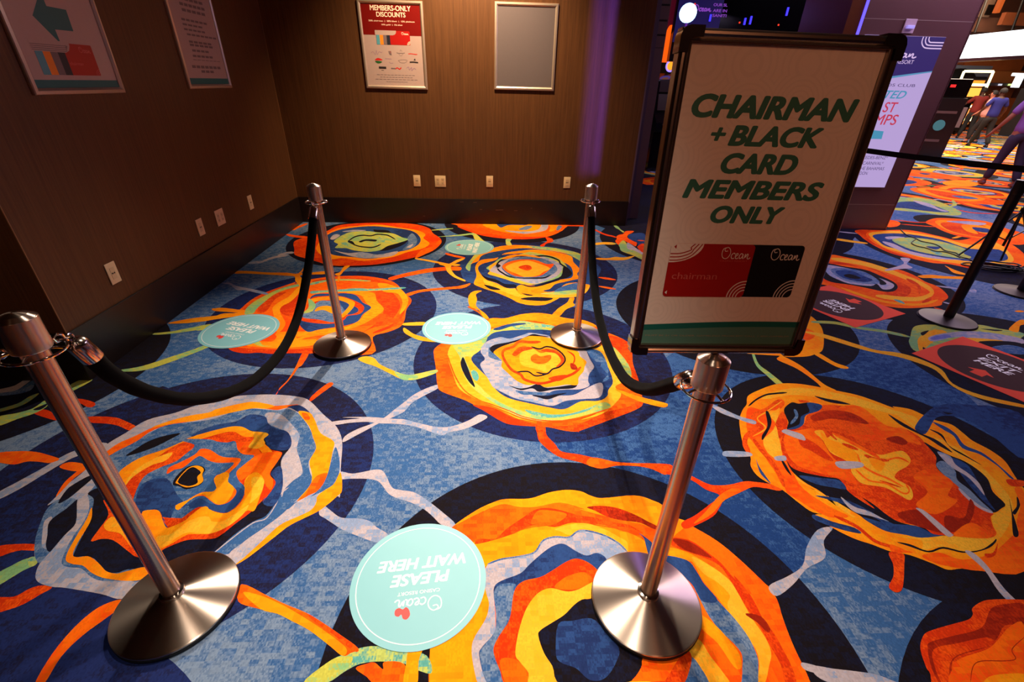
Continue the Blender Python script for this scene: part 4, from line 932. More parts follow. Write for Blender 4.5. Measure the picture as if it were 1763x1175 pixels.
# ------------------------------------------------------------------ velvet ropes
VELVET = plain('black_velvet', (.05, .04, .038), .95, spec=.05, noise=.3, nscale=14)
VELVET.node_tree.nodes['Principled BSDF'].inputs['Sheen Weight'].default_value = .02
def rope(label, hookA, ptA, pts, ptB, hookB, r=.0215):
    """hook -> metal end -> velvet cord -> metal end -> hook"""
    t = thing('velvet_rope', label, 'rope', Vector(pts[len(pts)//2])*1.0, 0, 'velvet ropes')
    inv = Matrix.Translation(-Vector(t.location))
    path = [Vector(ptA)]+[Vector(p) for p in pts]+[Vector(ptB)]
    sm = [Vector(p) for p in crom([tuple(p) for p in path], False, 10)]
    rr = random.Random(11); b = tube(bmesh.new(), [inv @ p for p in sm], [r*(1+.02*math.sin(i*.9)) for i in range(len(sm))], 20); build('cord', b, VELVET, t, True)
    for hk, P, nx in ((hookA, sm[0], sm[1]), (hookB, sm[-1], sm[-2])):
        d = (nx-P).normalized(); q = -d; Q = P+q*.062; r2 = r+.0025
        b = tube(bmesh.new(), [inv @ (P+d*.006), inv @ (P+d*.0055), inv @ P, inv @ (P+q*.050), inv @ (P+q*.058), inv @ (P+q*.064), inv @ (P+q*.066)], [r*.9, r2, r2, r2, r2*.82, r2*.45, r2*.2], 28)
        e = build('rope_end', b, STEEL_P, t, True)
        hk = Vector(hk); mid = Q+q*.012; b = bmesh.new(); side = d.cross(Vector((0, 0, 1))); side = side.normalized() if side.length > .1 else Vector((1, 0, 0))
        torus(b, inv @ (mid), .0085, .0025, side, 20, 8)
        # snap hook from the eye to the ring
        up = (hk-mid); L_ = up.length; up.normalize(); w_ = up.cross(side).normalized()
        tube(b, [inv @ (mid+up*.004), inv @ (mid+up*(L_*.45)), inv @ (mid+up*(L_*.6)+w_*.008), inv @ (hk+w_*.009), inv @ (hk+up*.009), inv @ (hk-w_*.009), inv @ (hk-up*.010-w_*.006)], [.004, .0045, .004, .0036, .0036, .0036, .003], 10)
        build('snap_hook', b, CHROME, t, True)
STEEL_P = plain('polished_steel', (.82, .76, .71), .16, 1, noise=.04)
rope('black velvet rope hanging between the two left stanchions', (-1.0, .961, .952), (-.9995, 1.018, .868),
     [(-.998, 1.051, .785), (-.995, 1.128, .676), (-.99, 1.262, .552), (-.983, 1.46, .440), (-.975, 1.658, .385), (-.966, 1.891, .385), (-.958, 2.101, .462), (-.951, 2.29, .61), (-.946, 2.41, .74)],
     (-.943, 2.482, .838), (-.942, 2.506, .910))
rope('black velvet rope hanging between the two right stanchions, ending below the framed sign', (.513, .921, .872), (.517, .990, .803),
     [(.519, 1.075, .728), (.524, 1.20, .625), (.53, 1.35, .533), (.537, 1.53, .462), (.549, 1.80, .425), (.56, 2.06, .445), (.568, 2.28, .53), (.574, 2.44, .64), (.578, 2.54, .745)],
     (.58, 2.596, .835), (.581, 2.622, .906))
rope('black velvet rope leaving the picture from the near left stanchion, only its steel end seen', (-1.055, .890, .952), (-1.105, .840, .905),
     [(-1.16, .79, .83), (-1.30, .68, .70), (-1.50, .52, .60), (-1.75, .33, .58), (-2.0, .14, .66), (-2.15, .03, .78)], (-2.2, -.01, .86), (-2.235, -.035, .93))
stanchion(1.043, 'brushed steel rope stanchion out of the picture beyond the left edge', (-2.28, -.07, FZ))

# ------------------------------------------------------------------ framed sign on the near right stanchion
INK = plain('dark_green_ink', (.17, .43, .36), .6, noise=.03); PAPER = wavy_paper('sign_paper', (.93, .87, .82))
FRAME = plain('sign_frame_chrome', (.66, .61, .57), .24, 1, noise=.05, nscale=8)
REDC = plain('card_red', (.66, .06, .045), .45, noise=.03); BLK = plain('card_black', (.03, .03, .035), .4); WHT = plain('print_white', (.93, .90, .88), .5, noise=.02)
PINK = plain('print_pink', (.80, .36, .34), .5); TEALB = plain('print_teal', (.05, .40, .36), .5); TEALL = plain('print_teal_light', (.33, .52, .46), .5)
SO = Vector((.503, .858, .972)); SU = Vector((1, 0, -.01)).normalized(); SV = Vector((.010, .066, .998)); SV = (SV-SU*SV.dot(SU)).normalized(); SN = SU.cross(SV)
SM = Matrix(((SU.x, SV.x, SN.x, SO.x), (SU.y, SV.y, SN.y, SO.y), (SU.z, SV.z, SN.z, SO.z), (0, 0, 0, 1)))
sg = thing('sign_holder', 'framed card members sign mounted on top of the near right stanchion', 'sign', mw=SM)
HW, HH = .192, .603
def mitre_frame(bm, hw, h, wd, prof, y0=0):
    """profile (inset, height) swept round a rectangle, mitred"""
    rings = []
    for ins, zz in prof: rings.append([bm.verts.new(p) for p in ((-hw+ins, y0+ins, zz), (hw-ins, y0+ins, zz), (hw-ins, y0+h-ins, zz), (-hw+ins, y0+h-ins, zz))])
    n = len(rings)
    for i in range(n):
        a, b = rings[i], rings[(i+1) % n]
        for k in range(4): bm.faces.new([a[k], a[(k+1) % 4], b[(k+1) % 4], b[k]])
    return bm
b = mitre_frame(bmesh.new(), HW, HH, .022, [(0, -.018), (0, .003), (.0015, .0062), (.0045, .0085), (.0085, .009), (.0120, .0070), (.0150, .0020), (.0165, .0018), (.0180, .0042), (.0200, .0036), (.0206, -.0005), (.017, -.018)])
build('frame', b, FRAME, sg, True, autos=20)
CAPM = plain('corner_cap_chrome', (.42, .38, .36), .16, 1)
for sx in (-1, 1):
    for yy, sy in ((0, 1), (HH, -1)):
        q = [(-.003, .012), (.0, .004), (.004, 0), (.012, -.003), (.036, -.003), (.036, .013), (.018, .014), (.014, .018), (.013, .036), (-.003, .036)]
        build('corner_cap', prism(bmesh.new(), [(sx*(-HW+x) if sx > 0 else (HW-x), yy+sy*y) for x, y in q], -.0185, .0098), CAPM, sg, True, autos=30)
b = box(bmesh.new(), -HW+.0175, HW-.0175, .0175, HH-.0175, -.017, -.003); build('backing_board', b, plain('sign_back_black', (.06, .055, .05), .6), sg)
b = box(bmesh.new(), -.1712, .1712, .0208, HH-.0208, -.0029, -.0022); ps = build('poster', b, PAPER, sg)
def wave(x): return .068+.004*math.sin(x*9+1)+.005*(x+.17)/.34
xs = [-.171+.342*i/20 for i in range(21)]
b = bmesh.new(); prism(b, [(x, .021) for x in xs]+[(x, wave(x)-.013) for x in reversed(xs)], -.0022, -.0020, 0); prism(b, [(x, wave(x)-.013) for x in xs]+[(x, wave(x)) for x in reversed(xs)], -.0022, -.0019, 1)
build('teal_band', b, [TEALL, TEALB], ps)
bld = .060
letters('lettering', [('CHAIRMAN', (-.1515, .153, .470, .509), bld, .22), ('+', (-.107, -.078, .433, .456), bld, .22), ('BLACK', (-.072, .103, .425, .461), bld, .22),
   ('CARD', (-.0765, .072, .377, .4145), bld, .22), ('MEMBERS', (-.139, .136, .331, .367), bld, .22), ('ONLY', (-.0755, .072, .285, .3195), bld, .22)], INK, ps, z=-.0019)
b = bmesh.new(); prism(b, roundrect(-.05, .1365, .1325, .244, .008), -.0022, -.0017); k = build('black_card', b, BLK, ps)
b = bmesh.new(); prism(b, roundrect(-.142, .032, .1315, .244, .008), -.0022, -.0012); k2 = build('red_card', b, REDC, ps)
def arcs(bm, cx, cy, radii, a0, a1, wd, z, mi=0, ys=1.0):
    for r in radii: pen(bm, [(cx+r*math.cos(math.radians(a0+(a1-a0)*i/8)), cy+ys*r*math.sin(math.radians(a0+(a1-a0)*i/8))) for i in range(9)], wd, z, z, mi)
b = bmesh.new(); arcs(b, .032, .1315, (.016, .0225, .029, .0355), 90, 180, .0022, -.0008, 0); build('card_arcs', b, WHT, k2, smooth=None)
b = bmesh.new(); script_logo(b, -.036, .026, .214, .238, -.0008, .0016, 0); build('card_logo', b, WHT, k2, smooth=None)
b = bmesh.new(); poly(b, [(-.1385, .1405), (-.134, .145), (-.134, .1365)], -.0008, 0); build('card_arrow', b, WHT, k2, smooth=None)
letters('card_lettering', [('chairman', (-.1295, -.034, .170, .184)), ('CASINO RESORT', (-.036, .022, .2085, .2115))], PINK, k2, z=-.0008)
b = bmesh.new(); arcs(b, .1365, .1325, (.018, .0245, .031, .0375), 90, 180, .002, -.0014, 0); build('card_arcs', b, WHT, k, smooth=None)
b = bmesh.new(); script_logo(b, .068, .131, .213, .237, -.0014, .0019, 0); build('card_logo', b, WHT, k, smooth=None)
# paler corner of the red card, with its stripes
b = bmesh.new(); cr_ = [(-.142, .205)]+[(-.142+.068*math.sin(math.radians(a))*.98, .244-.039*math.cos(math.radians(a))) for a in range(10, 91, 10)]+[(-.142, .244)]
prism(b, cr_, -.0012, -.0010); build('card_corner', b, PAPER, k2)
b = bmesh.new()
for q in (0, 1, 2):
    pen(b, [(-.141, .2095+.0068*q), (-.120, .2105+.0068*q), (-.100, .218+.0066*q), (-.088-.0065*q, .230+.003*q), (-.0785-.0075*q, .2435)], .0022, -.0009, -.0009)
poly(b, [(-.136, .2375), (-.131, .242), (-.131, .233)], -.0009)
build('corner_stripes', b, REDC, k2, smooth=None)
letters('fine_print', [('MUST BE 21 OR OLDER. GAMBLING PROBLEM? CALL 1-800-GAMBLER', (-.163, .163, .0385, .042))], plain('print_sand', (.60, .55, .45), .6), ps, z=-.0018)
b = bmesh.new(); SMi = SM.inverted(); tube(b, [SMi @ Vector((.511, .868, .955)), SMi @ Vector((.511, .872, .975)), SMi @ Vector((.511, .878, 1.01))], .010, 12); box(b, -.03, .05, 0.001, .05, -.024, -.0182)
build('mounting_bracket', b, CHROME, sg, True)

# ------------------------------------------------------------------ floor stickers
AQUA = plain('sticker_aqua', (.51, .75, .78), .5, noise=.03, nscale=12); SWHITE = plain('sticker_white', (.97, .95, .93), .5, noise=.01); SRED = plain('sticker_red', (.90, .22, .20), .5)
def round_sticker(label, c, R, up, words=True):
    """up = direction (degrees) of the top of the lettering on the floor"""
    t = tag(build('floor_sticker', prism(bmesh.new(), circle(0, 0, R, 96), 0, .0008), AQUA, smooth=None), label, 'floor sticker', None, 'round please wait here floor stickers')
    t.location = (c[0], c[1], FZ); t.rotation_euler = (0, 0, math.radians(up-90)); s = R/.23; z = .0009
    b = bmesh.new(); pen(b, circle(0, 0, R*.91, 48)+[(R*.91, 0), ], .0028*s, z, z, 0, None, 2)
    build('ring_line', b, SWHITE, t, smooth=None)
    letters('lettering', [('PLEASE', (-.105*s, .098*s, -.027*s, .017*s), .033, .22), ('WAIT HERE', (-.163*s, .147*s, -.086*s, -.042*s), .033, .22), ('CASINO RESORT', (-.07*s, .07*s, .038*s, .050*s), .005)], SWHITE, t, z=z)
    b = bmesh.new(); script_logo(b, -.078*s, .078*s, .062*s, .112*s, z, .0045*s, 0); build('logo', b, SWHITE, t, smooth=None)
    b = bmesh.new()
    prism(b, [(x*s, y*s) for x, y in crom([(.030, .100), (.026, .118), (.036, .130), (.048, .126), (.054, .112), (.062, .118), (.074, .112), (.074, .096), (.062, .090), (.050, .096), (.040, .090)], True, 4)], z, z+.0001)
    build('logo_accent', b, SRED, t, smooth=None)
    return t
def fit(l, r, tp, bt):
    a, b_, c, d = (floor_pt(*q) for q in (l, r, tp, bt)); return ((a.x+b_.x)/2, (c.y+d.y)/2), ((b_-a).length/2+(c-d).length/2)/2
c1, R1 = fit((599, 1010), (838, 1005), (722, 903), (716, 1120)); c1 = (-.243, .965); R1 = .228
round_sticker('aqua round wait here sticker nearest the camera, between the two front stanchions', c1, R1, 276)
round_sticker('aqua round wait here sticker on the orange medallion beside the left wall', (-1.680, 2.775), .243, 253)
round_sticker('aqua round wait here sticker in mid lane, left of the yellow medallion', (-.232, 2.815), .237, 272)
round_sticker('aqua round wait here sticker nearest the back wall, its lettering turned sideways', (-.214, 4.600), .252, 175)
DARKV = plain('sticker_plum_black', (.29, .18, .18), .9, spec=.12); CORAL = plain('sticker_coral', (1, .34, .24), .9, spec=.12)
def diamond(label, ctr, side, rz, w1, w2, up):
    t = tag(build('floor_sticker', prism(bmesh.new(), [(-side/2, -side/2), (side/2, -side/2), (side/2, side/2), (-side/2, side/2)], 0, .0008), CORAL, smooth=None), label, 'floor sticker', None, 'square red floor stickers')
    t.location = (ctr[0], ctr[1], FZ); t.rotation_euler = (0, 0, math.radians(rz)); z = .0009; s = side/.6
    d = build('dark_disc', prism(bmesh.new(), circle(0, 0, side*.455, 80), .0008, z), DARKV, t, smooth=None)
    letters('lettering', [(w1, (-.10*s, .10*s, .035*s, .085*s), .03, .2), (w2, (-.095*s, .095*s, -.03*s, .02*s), .03, .2)], SWHITE, t, z=z+.0001)
    b = bmesh.new(); script_logo(b, -.10*s, .09*s, .11*s, .18*s, z+.0001, .007*s); build('logo', b, SWHITE, t, smooth=None)
    y0 = -.16*s; sg_ = 1 if up else -1
    ar = [(-.028, -.05), (.028, -.05), (.028, .005), (.058, .005), (0, .06), (-.058, .005), (-.028, .005)]
    b = prism(bmesh.new(), [(x*s*1.1, y0+sg_*y*s+ (0)) for x, y in ar], z, z+.0002); build('arrow', b, CORAL, t, smooth=None)
diamond('red square enter here floor sticker with plum black disc, right of the sign', (2.82, 3.22), .617, 111.9, 'ENTER', 'HERE', True)
diamond('red square exit here floor sticker with plum black disc, at the right edge', (3.17, 2.285), .613, -68.2, 'EXIT', 'HERE', True)

# ------------------------------------------------------------------ black belt posts
BPOST = plain('black_post_paint', (.045, .035, .06), .35, spec=.5); BBASE = plain('bronze_black_base', (.22, .15, .10), .5, .3, noise=.2, nscale=8)
def belt_post(label, loc):
    t = thing('belt_stanchion', label, 'stanchion', loc, 0, 'black belt stanchions')
    build('base', lathe(bmesh.new(), [(0, .006), (.176, .006), (.178, .010), (.174, .014), (.05, .026), (.036, .030), (0, .030)], 72), BBASE, t, True)
    build('rubber_rim', lathe(bmesh.new(), [(0, 0), (.180, 0), (.181, .004), (.178, .0058), (0, .0058)], 72), RUBBER, t, True)
    build('pole', lathe(bmesh.new(), [(0, .0302), (.032, .0302), (.032, .93), (0, .93)], 32), BPOST, t, True)
    build('belt_head', lathe(bmesh.new(), [(0, .9305), (.0345, .9305), (.0345, 1.01), (.033, 1.016), (0, 1.018)], 32), BPOST, t, True)
    return t
belt_post('black belt stanchion whose bronze base stands between the two red square stickers', (3.46, 2.945, FZ))
belt_post('black belt stanchion cut off by the right edge, only its foot seen', (4.61, 3.47, FZ))
BELT = plain('black_webbing', (.02, .018, .02), .8, nscale=90, noise=.3)
a, b_ = Vector((3.74, 5.438, .972)), Vector((4.585, 3.52, .972)); d = (b_-a).normalized(); nrm = Vector((-d.y, d.x, 0))
b = bmesh.new(); n = 16; rows = []
for i in range(n+1):
    q = a.lerp(b_, i/n); sag = -.018*math.sin(PI*i/n); rows.append([b.verts.new(q+Vector((0, 0, sag+dz))+nrm*s) for dz, s in ((-.025, -.0008), (.025, -.0008), (.025, .0008), (-.025, .0008))])
for r1, r2 in zip(rows, rows[1:]):
    for k in range(4): b.faces.new([r1[k], r1[(k+1) % 4], r2[(k+1) % 4], r2[k]])
b.faces.new(rows[0]); b.faces.new(list(reversed(rows[-1])))
bt = thing('retractable_belt', 'black retractable belt stretched from the advertising pillar to the right hand black post', 'belt barrier', a); inv = Matrix.Translation(-a)
bmesh.ops.transform(b, matrix=inv, verts=b.verts); build('webbing', b, BELT, bt, smooth=None)
b = box(bmesh.new(), -.035, .035, -.001, .0135, -.032, .032, .003); build('wall_clip', b, BPOST, bt, True)

# ------------------------------------------------------------------ light stand and cable on the carpet
BLKM = plain('black_stand_metal', (.05, .04, .045), .4, .4); BLKM2 = plain('black_cable_rubber', (.03, .025, .03), .5)
F1, F2, F3 = floor_pt(1650, 441), floor_pt(1722, 450), Vector((6.05, 4.75, 0)); ctr = (F1+F2+F3)/3; ctr = Vector((5.46, 4.50, 0))
F3 = ctr*2.0-(F1+F2)/2*1.0; F3 = ctr+(F3-ctr).normalized()*.6
t = thing('light_stand', 'thin black tripod stand at the right edge behind the black posts', 'tripod stand', (ctr.x, ctr.y, FZ))
b = tube(bmesh.new(), [(0, 0, .10), (0, 0, 1.35)], .012, 12); build('pole', b, BLKM, t, True)
b = tube(bmesh.new(), [(0, 0, .44), (0, 0, .50)], .022, 16); build('collar', b, BLKM, t, True)
for F in (F1, F2, F3):
    q = Vector((F.x-ctr.x, F.y-ctr.y, .009)); b = tube(bmesh.new(), [(0, 0, .47), q], .009, 10); tube(b, [q*.5+Vector((0, 0, .235)), (0, 0, .16)], .006, 8)
    build('leg', b, BLKM, t, True)
b = bmesh.new(); P = []
for x, y in ((1000, 95), (1060, 150), (1150, 185), (1210, 215), (1330, 240), (1400, 270), (1450, 310), (1560, 335), (1600, 372), (1680, 392), (1760, 430), (1840, 446)): 
    q = floor_pt(1380+x*.1703, 380+y*.1703); P.append((q.x, q.y, FZ+.006))
tube(b, crom(P, False, 6), .005, 8)
P = []
for x, y in ((1150, 195), (1110, 230), (1160, 262), (1260, 285), (1350, 315), (1440, 322), (1540, 350), (1600, 380)):
    q = floor_pt(1380+x*.1703, 380+y*.1703); P.append((q.x, q.y, FZ+.006))
tube(b, crom(P, False, 6), .005, 8)
build('cable', b, BLKM2, None, True, label='thin black cable squiggling over the lime centred medallion beside the tripod', cat='cable')
b = bmesh.new(); q = floor_pt(1712, 464); rnd = random.Random(2)
for k in range(7):
    ex, ey, a0 = rnd.uniform(.13, .21), rnd.uniform(.05, .09), rnd.uniform(-.2, .2)-.35; ox, oy = rnd.uniform(-.05, .05), rnd.uniform(-.04, .04)
    tube(b, [(q.x+ox+ex*math.cos(2*PI*i/28)*math.cos(a0)-ey*math.sin(2*PI*i/28)*math.sin(a0), q.y+oy+ex*math.cos(2*PI*i/28)*math.sin(a0)+ey*math.sin(2*PI*i/28)*math.cos(a0), FZ+.007+.008*k+.004*math.sin(i*.8+k)) for i in range(28)], .0065, 8, closed=True)
build('coiled_cable', b, BLKM2, None, True, label='loosely coiled bundle of black cable behind the nearer black post', cat='cable')

# ------------------------------------------------------------------ outlets
PLATE = plain('ivory_plate', (.86, .76, .60), .4, noise=.03); SLOTM = plain('outlet_slot', (.10, .06, .04), .6)
def wallmat(side):   # local x along wall, local y up, local z out of the wall
    return (lambda x, z, out=0: Matrix(((1, 0, 0, x), (0, 0, -1, YW-out), (0, 1, 0, z), (0, 0, 0, 1)))) if side == 'b' else (lambda y, z, out=0: Matrix(((0, 0, 1, XW+out), (1, 0, 0, y), (0, 1, 0, z), (0, 0, 0, 1))))
WB, WL = wallmat('b'), wallmat('l')
def outlet(label, mw, kind='duplex', group='wall outlets'):
    wd = {'quad': .124, 'duplex': .078}[kind]
    t = thing('wall_outlet', label, 'outlet', mw=mw, group=group)
    b = box(bmesh.new(), -wd/2, wd/2, -.062, .062, .0003, .006, .0022); build('cover_plate', b, PLATE, t, True)
    for cx in ((-.028, .028) if kind == 'quad' else (0,)):
        b = box(bmesh.new(), cx-.017, cx+.017, -.034, .034, .0061, .0075, .0006); f = build('receptacle', b, plain('ivory_receptacle', (.80, .70, .55), .4) if 'ivr' not in M else M['ivr'], t)
        M['ivr'] = f.data.materials[0]
        b = bmesh.new()
        if kind == 'duplex': box(b, -.012, -.002, -.004, .004, .0076, .0082); box(b, .003, .012, -.004, .004, .0076, .0082)
        else:
            for cy in (.018, -.018):
                box(b, cx-.008, cx-.005, cy-.005, cy+.005, .0076, .0082); box(b, cx+.004, cx+.007, cy-.004, cy+.004, .0076, .0082); box(b, cx-.002, cx+.002, cy-.012, cy-.008, .0076, .0082)
        build('socket_holes', b, SLOTM, f)
outlet('small ivory wall outlet on the back wall, the first from the left corner', WB(-.838, .489))
outlet('wide double ivory wall outlet on the back wall', WB(-.572, .487), 'quad')
outlet('small ivory wall outlet on the back wall, below the empty grey poster frame', WB(-.004, .494))
outlet('small ivory wall outlet on the back wall, farthest right beside a steel post', WB(.897, .495))
outlet('small ivory wall outlet on the left wall, nearest the corner', WL(4.413, .470))
outlet('wide ivory wall outlet on the left wall, between two narrow ones', WL(3.867, .473), 'quad')
outlet('small ivory wall outlet on the left wall, middle of the wall beside the wide one', WL(3.573, .472))
outlet('small ivory wall outlet on the left wall, nearest the camera', WL(2.632, .460))

# ------------------------------------------------------------------ poster frames
ALU = plain('brushed_aluminium_frame', (.80, .72, .66), .38, .75, noise=.05, nscale=20)
SHEET = plain('poster_sheet', (.68, .59, .58), .35, noise=.03)
def poster_frame(label, mw, w=.632, h=.752, cat='poster', sheet=SHEET, name='poster_frame'):
    t = thing(name, label, cat, mw=mw, group='framed wall posters')
    b = mitre_frame(bmesh.new(), w/2, h, .03, [(0, .0003), (0, .012), (.004, .017), (.018, .020), (.028, .013), (.030, .011), (.030, .0003)]); build('frame', b, ALU, t, True, autos=20)
    b = box(bmesh.new(), -w/2+.0302, w/2-.0302, .0302, h-.0302, .0004, .0075); s = build('sheet', b, sheet, t); return t, s
Z1 = .0077
# members-only discounts
t, s = poster_frame('red and white members-only discounts poster in a silver frame on the back wall', WB(-.969, 1.410))
PRED = plain('poster_red', (.44, .045, .03), .35)
b = prism(bmesh.new(), [(-.2855, .467), (.2855, .467), (.2855, .7215), (-.2855, .7215)], .0075, Z1); build('red_field', b, PRED, s)
CREAM = plain('poster_cream', (.95, .86, .78), .5); GREYP = plain('poster_grey', (.42, .36, .38), .5)
letters('lettering', [('MEMBERS-ONLY', (-.196, .196, .667, .710), .02), ('DISCOUNTS', (-.140, .142, .617, .657), .02), ('20% chairman  |  20% black  |  15% platinum', (-.222, .226, .574, .590), .01), ('10% gold  |  5% blue', (-.098, .104, .545, .560), .01)], CREAM, s, z=Z1+.0002)
b = bmesh.new(); prism(b, roundrect(-.165, .170, .388, .505, .008), Z1+.0001, Z1+.0006); kc = build('red_card', b, REDC, s)
cols = [(.30, .58, .66), (.92, .52, .12), (.45, .38, .40), (.12, .12, .18)]
for i, c_ in enumerate(cols):
    b = prism(bmesh.new(), [(-.163+.034*i, .388), (-.129+.034*i, .388), (-.129+.034*i, .468), (-.163+.034*i, .468)], Z1+.0006, Z1+.0008); build('card_stripe', b, plain('card_stripe', c_, .5), kc)
b = prism(bmesh.new(), [(-.172, .468), (.0, .468), (.022, .474), (.034, .487), (.038, .507), (-.172, .507)], Z1+.0006, Z1+.0009); build('card_corner', b, SHEET, kc)
b = bmesh.new(); script_logo(b, .088, .158, .474, .496, Z1+.0009, .003); build('card_logo', b, CREAM, kc, smooth=None); b = bmesh.new(); arcs(b, .170, .388, (.014, .022, .030), 90, 180, .0035, Z1+.0009); build('card_arcs', b, CREAM, kc, smooth=None)
# the small printed logos below: plain generic marks and words
def marks(parent, mt, fn, name='print_mark'):
    b = bmesh.new(); fn(b); return build(name, b, mt, parent, smooth=None)
PB, PR, PG, PP = plain('print_black', (.14, .11, .12), .5), plain('print_red', (.75, .12, .10), .5), plain('print_green', (.12, .35, .15), .5), plain('print_mauve', (.55, .42, .55), .5)
zz = Z1+.0003
marks(s, PP, lambda b: pen(b, [(-.232, .313), (-.21, .325), (-.19, .30), (-.175, .338), (-.17, .30), (-.15, .325), (-.125, .318), (-.118, .328)], .003, zz, zz))
marks(s, GREYP, lambda b: [pen(b, [(-.055+.006*k, .335), (-.045+.004*k, .305), (-.03+.001*k, .30)], .004, zz, zz) for k in range(5)])
marks(s, PR, lambda b: poly(b, [(-.045, .33), (-.03, .335), (-.028, .315), (-.04, .312)], zz))
marks(s, GREYP, lambda b: [pen(b, [(.025, .322), (.045, .318), (.085, .318), (.108, .322)], .005, zz, zz), pen(b, [(.045, .312), (.065, .295), (.09, .312)], .002, zz, zz), pen(b, [(.06, .333), (.068, .347), (.08, .333)], .002, zz, zz)])
marks(s, PR, lambda b: [pen(b, [(.142, .314), (.17, .316), (.20, .313), (.232, .312)], .007, zz, zz)])
marks(s, PR, lambda b: poly(b, crom([(-.20, .252), (-.17, .272), (-.13, .262), (-.13, .252)], True, 4), zz)); marks(s, PG, lambda b: poly(b, crom([(-.20, .243), (-.17, .247), (-.13, .240), (-.15, .226), (-.18, .226)], True, 4), zz))
marks(s, PP, lambda b: [pen(b, [(-.095, .268), (-.03, .266)], .004, zz, zz), pen(b, [(-.06, .24), (-.04, .228), (-.02, .232)], .003, zz, zz)])
marks(s, GREYP, lambda b: [pen(b, [(.035, .255), (.08, .262), (.125, .258), (.105, .238), (.06, .236), (.035, .255)], .003, zz, zz)])
marks(s, PB, lambda b: [pen(b, [(.15, .242), (.19, .244), (.235, .240)], .012, zz, zz), poly(b, [(.19, .26), (.205, .278), (.212, .258)], zz)])
marks(s, PB, lambda b: [pen(b, [(-.168, .188), (-.13, .188), (-.094, .187)], .020, zz, zz), pen(b, [(-.145, .165), (-.12, .165)], .004, zz, zz)])
marks(s, GREYP, lambda b: pen(b, [(-.045, .184), (.0, .182)], .012, zz, zz)); marks(s, PR, lambda b: pen(b, [(.0, .18), (.02, .19), (.04, .178), (.06, .194)], .010, zz, zz))
marks(s, PP, lambda b: [pen(b, [(.115, .19), (.135, .20), (.14, .175), (.165, .197), (.165, .17), (.19, .19), (.205, .178)], .005, zz, zz)])
for yy, x0, x1 in ((.125, -.195, .20), (.105, -.165, .175), (.085, -.215, .225), (.064, -.105, .115)):
    marks(s, GREYP, lambda b, yy=yy, x0=x0, x1=x1: [pen(b, [(x0+(x1-x0)*k/11, yy), (x0+(x1-x0)*(k+.8)/11, yy)], .004, zz, zz, 0, None, 1) for k in range(11)], 'fine_print')
# empty frame
t, s = poster_frame('empty silver poster frame with a plain grey backing on the back wall', WB(.361, 1.428), .630, .752, 'poster frame', plain('grey_backing', (.38, .345, .36), .3, noise=.04, nscale=60))
# arrow poster (left wall)
t, s = poster_frame('silver framed poster with a dark teal arrow and striped cards, left wall', WL(2.936, 1.384), .632, .752)
def q(y, z): return (y-2.936, z-1.384)
DTEAL = plain('poster_dark_teal', (.06, .38, .40), .45)
b = prism(bmesh.new(), [(-.2855, .0305), (.2855, .0305), (.2855, .066), (-.2855, .066)], .0075, Z1); build('teal_band', b, DTEAL, s)
b = prism(bmesh.new(), [q(2.800, 1.722), q(2.905, 1.835), q(2.908, 1.772), q(3.028, 1.770), q(3.024, 1.676), q(2.905, 1.674), q(2.907, 1.612)], .0075, Z1); build('arrow', b, DTEAL, s)
b = bmesh.new(); prism(b, roundrect(-.212, .172, .088, .233, .006), Z1, Z1+.0006); kc = build('red_card', b, REDC, s)
for i, c_ in enumerate(cols):
    b = prism(bmesh.new(), [(-.212+.046*i, .088), (-.166+.046*i, .088), (-.166+.046*i, .190), (-.212+.046*i, .190)], Z1+.0006, Z1+.0008); build('card_stripe', b, plain('card_stripe', c_, .5), kc)
b = prism(bmesh.new(), [(-.225, .190), (-.02, .190), (.006, .200), (.020, .222), (.022, .240), (-.225, .240)], Z1+.0006, Z1+.0009); build('card_corner', b, SHEET, kc)
b = bmesh.new()
for k in range(4): pen(b, [(-.222, .196+.008*k), (-.03, .196+.008*k), (-.008, .205+.006*k), (.004-.004*k, .222)], .0028, Z1+.001, Z1+.001)
build('corner_stripes', b, GREYP, kc, smooth=None)
b = bmesh.new(); script_logo(b, .075, .155, .195, .222, Z1+.0009, .003); build('card_logo', b, PINK, kc, smooth=None); b = bmesh.new(); arcs(b, .172, .088, (.014, .022, .030), 90, 180, .0025, Z1+.0009); build('card_arcs', b, PINK, kc, smooth=None)
letters('card_lettering', [('chairman', (-.02, .07, .135, .150))], PINK, kc, z=Z1+.0009)
# text poster (left wall)
t, s = poster_frame('silver framed white poster of small grey text lines, left wall near the corner', WL(4.262, 1.398), .632, .752)
b = prism(bmesh.new(), [(-.2855, .0305), (.2855, .0305), (.2855, .070), (-.2855, .070)], .0075, Z1); build('teal_band', b, DTEAL, s)
for yy, x0, x1, th in ((.115, -.09, .10, .016), (.145, -.20, .22, .018), (.19, -.16, .24, .004), (.215, -.15, .14, .014), (.25, -.14, .10, .014), (.285, -.15, .18, .014), (.305, -.15, .17, .014), (.35, -.15, .27, .012), (.38, -.17, .12, .012), (.41, -.17, .10, .012), (.44, -.17, .18, .014), (.50, -.13, .19, .018), (.535, -.14, .20, .018), (.57, -.13, .19, .018), (.61, -.13, .17, .018)):
    n_ = max(3, int((x1-x0)/.055)); marks(s, GREYP, lambda b, yy=yy, x0=x0, x1=x1, th=th, n_=n_: [pen(b, [(x0+(x1-x0)*k/n_, yy), (x0+(x1-x0)*(k+.82)/n_, yy)], th, zz, zz, 0, None, 1) for k in range(n_)], 'text_line')

